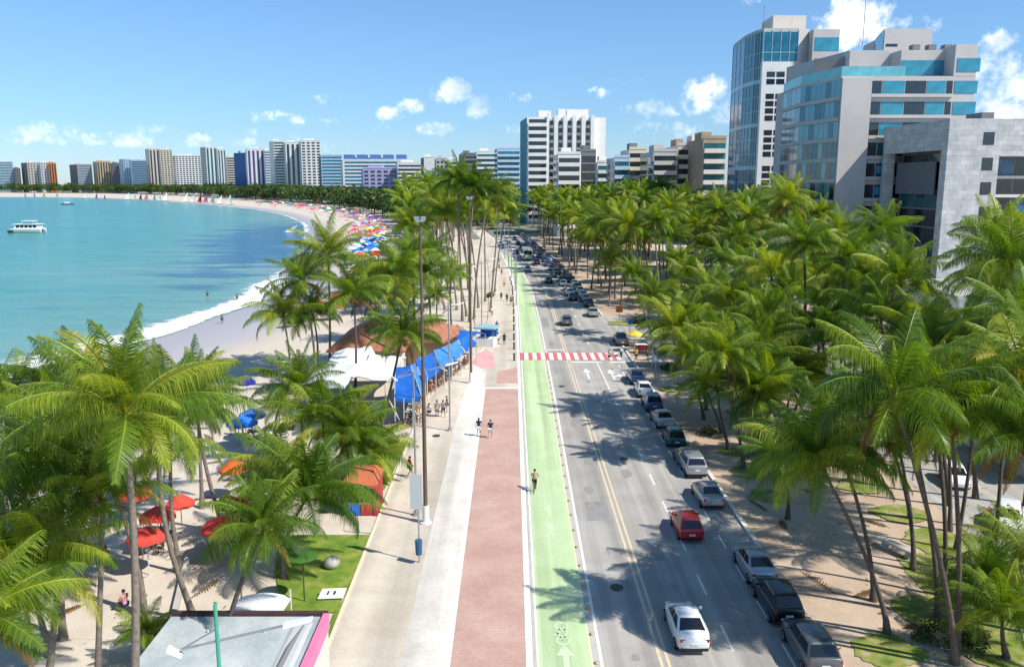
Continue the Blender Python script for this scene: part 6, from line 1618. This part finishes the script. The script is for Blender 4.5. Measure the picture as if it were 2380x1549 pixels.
gr = [[(-.9 + 2.2*i/8 + .25*(j/8-.5), -1.2 + 2.9*j/8, 2.6 + .2*math.sin(PI*i/8)*(.5+.5*j/8)) for i in range(9)] for j in range(9)]
mb = MB().loft(gr, 0, False, False).loft([[(a,b,c-.05) for a,b,c in row] for row in gr[::-1]], 0, False, False); mb.build('fabric', [M_memb], t, smooth=60)
for (a, b) in ((-.95,-1.1),(1.25,-1.1),(-.7,1.6),(1.4,1.6)): MB().tube([(a,b,0),(a,b,3.0)], .04, 6).build('post', [M_pole], t)
# low wall between sand and walk
lwp = [G(*p) for p in [(330,1600),(372,1546),(412,1440),(440,1312),(520,1210),(600,1110),(660,1050)]]
mb = MB(); o2 = off(lwp, -.25)
mb.loft([[(a[0],a[1],-.1),(a[0],a[1],.35),(b[0],b[1],.35),(b[0],b[1],-.1)] for a, b in zip(lwp, o2)])
tag(mb.build('low_wall', [M_conc]), 'low concrete wall between the beach sand and the palm walk', 'wall')
# ---------------------------------------------------------------- lamps, masts, signs
M_galv = mat('galvanised_steel', (.42,.45,.48), .4, .1, 3.0, .6)
M_rust = mat('brown_steel', (.14,.10,.075), .6, .25, 2.0, .2)
M_lampw = mat('luminaire_white', (.72,.73,.74), .35, .05, 2.0)
M_greenp = mat('green_post', (.06,.34,.24), .5, .1, 2.0)
def arm_lamp(x, y, h, label, m, arm_z, al=.95, ar=1.75, top=0.0, tilt=.26, z=.1, yaw=0):
    t = thing('street_lamp', label, 'street lamp', (x, y, z), yaw, 'street lamps along the promenade')
    MB().tube([(0,0,-.1),(0,0,.5),(0,0,h)], [.10,.075,.05], 10).build('post', [m], t, smooth=50)
    MB().tube([(0,0,0),(0,0,.25)], .19, 10).build('base', [M_galv], t)
    MB().tube([(-al,0,arm_z - al*tilt),(0,0,arm_z),(ar,0,arm_z + ar*tilt)], .04, 6).tube([(-al,.0,arm_z - al*tilt),(-.02,0,arm_z + .35)], .025, 5).build('arm', [M_galv], t)
    for s, a in ((1, ar), (-1, al)):
        zz_ = arm_z + s*a*tilt
        x0, x1 = sorted((s*a, s*(a + (.75 if s > 0 else .35))))
        MB().loft([[(x0,-.14,zz_-.03),(x0,.14,zz_-.03),(x0,.1,zz_+.08),(x0,-.1,zz_+.08)],[(x1,-.11,zz_ + .19*s-.02),(x1,.11,zz_ + .19*s-.02),(x1,.07,zz_+.19*s+.06),(x1,-.07,zz_+.19*s+.06)]]).build('lamp_head', [M_lampw], t)
    return t
arm_lamp(P(480,1500,15.2)[0], 15.2, P(468,1411,15.2)[1], 'street lamp with a green post and long pale arm over the grey kiosk roof', M_greenp, P(480,1500,15.2)[1])
x, y = G(968, 1200); arm_lamp(x, y, P(962,866,y)[1], 'grey street lamp with a long slanted arm before the blue awning, beside the brown mast', M_galv, P(962,868,y)[1]-.1, .95, 1.9)
x, y = G(1046, 1003)
t = arm_lamp(x, y, P(1040,705,y)[1], 'slim grey street lamp with two short raised arms, beyond the brown mast', M_galv, P(1040,722,y)[1], .5, .5, tilt=.7)
x, y = G(1120, 800); arm_lamp(x, y, 10.5, 'slim grey street lamp standing by the blue kiosk', M_galv, 10.2, .7, 1.0, tilt=.4)
def mast(x, y, h, label):
    t = thing('light_mast', label, 'light mast', (x, y, .1), 0, 'tall light masts along the promenade')
    MB().tube([(0,0,.8),(0,0,h*.5),(0,0,h)], [.13,.10,.06], 10).build('pole', [M_rust], t, smooth=50)
    MB().tube([(0,0,-.1),(0,0,.08),(0,0,.1),(0,0,1.1)], [.34,.34,.2,.2], 12).build('base', [W_white], t)
    MB().box(-.25,.25,-.2,.2,h,h+.10).build('bracket', [M_galv], t)
    for s in (-1, 1): MB().box(min(s*.05,s*.32), max(s*.05,s*.32), -.2, .05, h+.1, h+.3).build('floodlight', [M_galv], t)
x, y = G(990, 1218); mast(x, y, P(968,520,y)[1], 'tall brown light mast with a white base, highest post on the near promenade')
x, y = G(1095, 892); mast(x, y, P(1084,466,y)[1], 'tall brown light mast beyond the awning, before the clump of bare trunks')
SLP = 'slim lamp posts beside the bike lane'
for i, (y, h) in enumerate([(112,8.5),(128,9.5),(146,9),(163,9),(182,9.5),(200,9)]):
    t = thing('lamp_post', f'slim pale lamp post, {ordinal(i)} of the row beside the bike lane', 'street lamp', (.75 + sh(y), y, .1), 0, SLP)
    MB().tube([(0,0,-.1),(0,0,h)], [.10,.06], 8).build('post', [M_galv], t); MB().tube([(-.8,0,h-.05),(0,0,h-.2),(.8,0,h-.05)], .03, 5).build('arm', [M_galv], t)
    for s in (-1, 1): MB().box(min(s*.7,s*1.3), max(s*.7,s*1.3), -.12, .12, h-.08, h+.04).build('lamp_head', [M_lampw], t)
x, y = G(975, 1310)
t = thing('information_sign', 'tall pale grey information panel on a slim post with a blue litter bin', 'sign', (x, y, .1))
MB().tube([(0,0,-.1),(0,0,4.9)], .045, 8).build('post', [M_galv], t)
z0, z1 = P(970,1186,y)[1]-.1, P(970,1108,y)[1]-.1
MB().box(-.42,.22,-.05,.0,z0,z1).build('panel', [mat('pale_panel', (.46,.51,.53), .4, .05, .8)], t)
MB().tube([(0,-.2,.55),(0,-.2,1.35)], [.17,.2], 10).build('litter_bin', [mat('bin_blue', (.03,.10,.22), .5, .1, 3.0)], t)
def road_sign(x, y, h, w_, hh, m, label, m2=None, z=.012):
    t = thing('road_sign', label, 'road sign', (x, y, z))
    MB().tube([(0,0,-.1),(0,0,h)], .04, 6).build('post', [M_galv], t)
    MB().box(-w_/2,w_/2,-.06,-.02,h-hh,h).build('panel', [m], t)
    if m2: MB().box(-w_*.28,w_*.28,-.075,-.062,h-hh*.8,h-hh*.25).build('symbol', [m2], t)
x, y = G(1518, 888)
road_sign(x + .2, y, 2.9, .62, .85, FAB['lightblue'], 'pale blue and white parking sign on a post at the front of the parked row', W_white)
x, y = G(1463, 800); road_sign(x, y, 3.1, .55, .55, FAB['blue'], 'blue square sign at the side street corner')
x, y = G(1442, 790); road_sign(x + .4, y + 4, 3.8, .9, .9, mat('brown_sign', (.30,.10,.05), .6, .1, 2.0), 'brown square sign board on a pale post beyond the side street mouth')
x, y = G(1474, 812)
parasol(14.9, 80.6, 'yellow', 'yellow parasol of the corner stall beside the crossing', 'stall parasols at the crossing', z=Z(3))
t = thing('food_cart', 'small food cart under the yellow parasol at the side street corner', 'food cart', (15.6, 79.8, Z(3)))
MB().box(-.7,.7,-.4,.4,.45,1.05).build('body', [W_rd], t); MB().box(-.75,.75,-.45,.45,1.05,1.1).build('counter', [W_white], t)
for s in (-1, 1): w_ = place('wheel', TYRE, t, (s*.6, 0, .31), scale=(.6,1,1)); place('rim', RIM, w_)
# dark bus stop roof at the corner
x, y = G(1500, 800)
t = thing('bus_shelter', 'dark roofed bus shelter in the palm shade right of the crossing', 'bus shelter', (17.3, 73.5, Z(3)))
MB().box(-2.2,2.6,-1.6,1.6,2.5,2.65).build('roof', [W_dgrey], t); MB().box(2.4,2.5,-1.5,1.5,.3,2.4).build('back_panel', [M_rail], t)
for a in (-1.9, 2.3):
    for b in (-1.4, 1.4): MB().tube([(a,b,0),(a,b,2.5)], .05, 6).build('post', [M_galv], t)
MB().box(1.6,2.1,-1.3,1.3,.42,.48).box(1.7,1.78,-1.1,-1.0,0,.42).box(1.7,1.78,1.0,1.1,0,.42).build('bench', [W_brown], t)
# concrete bench, round stone, notice board, post with a disc added to cast a shadow
x, y = G(2085, 1285)
t = thing('concrete_bench', 'grey concrete bench on the paved strip between palm trunks', 'bench', (x, y, Z(3)), R(-62))
MB().loft([[(xx,-.28,.40),(xx,.28,.40),(xx,.28,.5),(xx,.2,.54),(xx,-.2,.54),(xx,-.28,.5)] for xx in (-1.1, 1.1)]).build('seat', [M_conc], t)
for s in (-.75, .75): MB().box(s-.12,s+.12,-.22,.22,0,.40).build('leg', [M_conc], t)
x, y = G(772, 1322)
mb = MB(); mb.ball((0,0,.33), .42, .38, .36, 14, 9)
mb.v = [(a*(1+.12*noise.noise(Vector((a*3,b*3,c*3)))), b*(1+.12*noise.noise(Vector((b*3,c*3,a*3)))), c) for a,b,c in mb.v]
tag(mb.build('boulder', [M_conc], None, (x, y, .06), smooth=70), 'round pale boulder on the nearer seaside lawn', 'boulder')
x, y = G(770, 1392)
t = thing('notice_board', 'white notice board lying slanted on the edge of the nearer lawn', 'notice board', (x, y, .09), R(4))
MB().add([(-.62,-.25,.12),(.58,-.25,.12),(.72,.3,.34),(-.45,.3,.34),(-.62,-.25,.08),(.58,-.25,.08),(.72,.3,.30),(-.45,.3,.30)], [(0,1,2,3),(7,6,5,4),(0,4,5,1),(1,5,6,2),(2,6,7,3),(3,7,4,0)]).build('board', [W_white], t)
MB().box(-.5,-.44,.1,.2,0,.25).box(.5,.56,.1,.2,0,.25).build('leg', [M_galv], t)
mk = MB()
for (a, b) in ((-.22,.16),(.08,.2)): mk.add([(a,-.08,.205),(a+b*.6,-.08,.205),(a+b*.6+.06,.14,.292),(a+.06,.14,.292)], [(0,1,2,3)])
mk.build('marks', [CLOTH['navy']], t)
x, y = G(708, 1400)
t = thing('shadow_disc_post', 'thin dark green post on the nearer lawn, round disc added to cast a shadow', 'garden lamp', (x, y, .09))
MB().tube([(0,0,-.1),(0,0,2.3)], .035, 6).build('post', [mat('dark_green_post', (.03,.08,.03), .5, .1, 3.0)], t)
MB().cone((0,0), .75, 2.3, 2.5, 14).add([(.75*math.cos(2*PI*k/14), .75*math.sin(2*PI*k/14), 2.29) for k in range(14)], [tuple(range(13,-1,-1))]).build('shade', [mat('green_disc', (.05,.14,.02), .6, .1, 3.0)], t)  # flat disc added for the oval shadow it throws on the lawn
for i, (u, v) in enumerate([(912,1030),(928,1017),(937,1014),(945,1012)]):
    x, y = G(u, v); s = [.45,.22,.22,.22][i]
    mb = MB().ball((0,0,s*.6), s, s*.9, s*.75, 10, 6); tag(mb.build('stone', [M_rust if i == 0 else W_dgrey], None, (x, y, .01), smooth=70), ['dark rounded stone at the corner of the farther lawn', 'small dark stone next to the rounded one', 'small dark stone, middle of the row by the farther lawn', 'small dark stone, last of the row by the farther lawn'][i], 'stone')
# bicycles parked at the awning corner
BG = 'bicycles parked at the awning corner'
for i in range(10):
    x, y = G(905 + 7.5*i, 1003 - 2.2*i)
    bicycle(x, y, R(75 + rng.uniform(-12,12)), f'bicycle in the row parked before the blue awning, {ordinal(i)} from the leaning palm', Z(2), BG, [M_frame, PAINT['red'], PAINT['blue'], M_galv][i % 4])
# tables and chairs with guests under the awning
M_plas = mat('white_plastic', (.70,.70,.69), .5, .05, 3.0); M_wood = mat('brown_wood', (.20,.11,.06), .7, .2, 5.0)
def chair_proto():
    t = thing('chair', '', 'chair')
    MB().box(-.21,.21,-.2,.2,.42,.46).build('seat', [M_wood], t); MB().box(-.21,.21,-.24,-.2,.46,.88).build('backrest', [M_wood], t)
    lg = MB().box(-.02,.02,-.02,.02,0,.42).mesh('leg', M_wood)
    for a in (-.18, .18):
        for b in (-.17, .17): place('leg', lg, t, (a, b, 0))
    return t
def table_proto():
    t = thing('table', '', 'table'); MB().box(-.4,.4,-.4,.4,.70,.74).build('tabletop', [M_wood], t)
    lg = MB().box(-.025,.025,-.025,.025,0,.70).mesh('leg', M_wood)
    for a in (-.34, .34):
        for b in (-.34, .34): place('leg', lg, t, (a, b, 0))
    return t
CH, TB = chair_proto(), table_proto(); uch = utb = False
def chair(x, y, rz, label, group):
    global uch
    t = CH if not uch else copy_tree(CH); uch = True
    t.location = (x, y, Z(2)); t.rotation_euler = (0, 0, rz); t.scale = (.87,)*3; tag(t, label, 'chair', group)
def table(x, y, label, group):
    global utb
    t = TB if not utb else copy_tree(TB); utb = True
    t.location = (x, y, Z(2)); t.rotation_euler = (0, 0, rng.random()); t.scale = (.87,)*3; tag(t, label, 'table', group)
fr = [(a[0], a[1]) for a in A[1:]]
k = 0
for (p, q) in zip(fr, fr[1:]):
    L_ = math.dist(p, q); n = max(1, int(L_ / 1.9)); d = Vector((q[0]-p[0], q[1]-p[1])).normalized(); nn_ = (-d.y, d.x)
    for i in range(n):
        c = lerp(p, q, (i + .5) / n); c = (c[0] + nn_[0]*.9, c[1] + nn_[1]*.9)
        table(*c, 'brown table in the row under the edge of the long blue awning', 'tables under the blue awning')
        for s in (-1, 1):
            x, y = c[0] + d.x*.62*s, c[1] + d.y*.62*s; rz = math.atan2(d.y, d.x) - PI/2 + (PI if s > 0 else 0)
            chair(x, y, rz, 'brown chair at a table under the edge of the long blue awning', 'chairs under the blue awning')
            if (k * 7) % 5 < 4:
                person(x, y, rz, 'sit', k % 3, rng.choice(['white','red','black','khaki','grey','blue','pink']), rng.choice(['navy','black','khaki']), 'guest seated at a brown table under the edge of the long blue awning', 'guests under the blue awning', k % 2 == 0, Z(2))
            k += 1
# loungers and tables of the beach bar
M_rtab = mat('red_plastic', (.5,.03,.03), .5, .06, 3.0)
for i, (u, v) in enumerate([(362,1232),(340,1290),(305,1170),(545,1235),(575,1190),(590,1020),(560,1010)]):
    x, y = G(u, v); table(x, y, ['dark table under the bright red parasol','dark table under the nearest red parasol','dark table under the red parasol farthest back','dark table under the large lone red parasol','dark table by the palm beside the canopy','dark table below the bright blue parasol','dark table left of the one below the bright blue parasol'][i], 'tables on the sand')
    for j, s in enumerate((-1, 1)): chair(x + .7*s, y + .1, R(90*s), 'brown chair at a dark table on the sand of the beach bar', 'chairs on the sand')
t = thing('sun_lounger', 'pale lounger on the sand at lower left under the palm fronds', 'sun lounger', (*G(128, 1330), 0), R(80))
MB().box(-.32,.32,-.9,.5,.28,.33).build('seat', [M_plas], t)
MB().add([(-.32,.5,.28),(.32,.5,.28),(.32,1.0,.72),(-.32,1.0,.72),(-.32,.5,.33),(.32,.5,.33),(.32,.97,.76),(-.32,.97,.76)], [(3,2,1,0),(4,5,6,7),(0,1,5,4),(1,2,6,5),(2,3,7,6),(3,0,4,7)]).build('backrest', [M_plas], t)
for a in (-.28, .28):
    for b in (-.8, .4): MB().box(a-.02,a+.02,b-.02,b+.02,0,.28).build('leg', [M_plas], t)
# lane separators beside the green lane
stm = MB().ball((0,0,.03), .11, .11, .07, 10, 6).mesh('stud', mat('yellow_stud', (.40,.32,.14), .6, .15, 5.0), 60)
for i in range(26):
    y = 23.5 + 1.9*i
    tag(place('lane_stud', stm, None, (ge(y) + .22, y, .02)), 'dull yellow stud in the row between the green lane and the road edge line', 'lane stud', 'studs between green lane and road')
# shrubs by the seaside lawns and palms
def shrub(x, y, s, label, grp='shrubs of the seaside strip'):
    t = thing('shrub', label, 'shrub', (x, y, 0), 0, grp); place('foliage', TC[int(x*3) % 5], t, (0,0,-.1*s), (0,0,x), (s, s, s*.9))
for i, (u, v, s, lb) in enumerate([(860,800,1.3,'green shrub at the foot of the slim palm by the white canopy'),(1060,770,1.2,'shrub between the rear blue awning and the clump of trunks'),(650,1000,1.2,'low dark shrub beside the small dark palm'),(1645,1010,1.0,'bushy shrub among the thin trunks right of the parked cars'),(1490,752,1.6,'bright shrub on the far corner of the side street'),(2240,1500,1.1,'low shrub at the foot of the upright dark trunk'),(2160,1480,1.0,'low shrub on the grass left of the pale leaning trunk'),(1140,690,1.3,'round shrub at the near end of the bare trunks'),(1560,860,1.2,'dark shrub behind the bus shelter')]):
    x, y = G(u, v); shrub(x, y, s, lb)
# ---------------------------------------------------------------- stretch the plan along the avenue to the checked focal length
KX = math.cos(PIT) / math.cos(PIT2)
KY = F2 * math.cos(PIT)**2 / (F * math.cos(PIT2)**2)
def YM(y): return KY * (y + H * math.tan(PIT)) - H * math.tan(PIT2)
def z_new(y, z):                           # the height that keeps a top edge where it was measured
    v = F * (math.tan(math.atan2(H - z, y) - PIT) + math.tan(PIT))
    dep = math.atan(v / F2 - math.tan(PIT2)) + PIT2
    return H - YM(y) * math.tan(dep)
STRETCH = {'building', 'restaurant', 'canopy', 'awning', 'kiosk', 'wall'}
for o in [o for o in scn.objects if o.parent is None and o.type in ('MESH', 'EMPTY')]:
    if o.get('kind') in ('structure', 'stuff') or o.get('category') == 'wall':
        me = o.data
        for v in me.vertices: v.co = (v.co.x * KX, YM(v.co.y), v.co.z)
        me.update(); continue
    x, y, z = o.location
    o.location = (x * KX, YM(y), z)
    cat = o.get('category')
    if cat in STRETCH:
        c, s = abs(math.cos(o.rotation_euler.z)), abs(math.sin(o.rotation_euler.z))
        o.scale = (o.scale.x * (KX * c + KY * s) / (c + s), o.scale.y * (KY * c + KX * s) / (c + s), o.scale.z)
    if cat in ('building', 'palm tree', 'light mast', 'street lamp'):
        top = 0
        for ch in o.children:
            if cat == 'palm tree' and ch.name.startswith('crown'): top = ch.location.z
            elif cat != 'palm tree' and ch.type == 'MESH' and ch.data.vertices: top = max(top, ch.location.z + max(v.co.z for v in ch.data.vertices))
        if top > 3:
            zn = z_new(max(12, y), top); o.scale.z *= max(.85, min(1.12, zn / top))
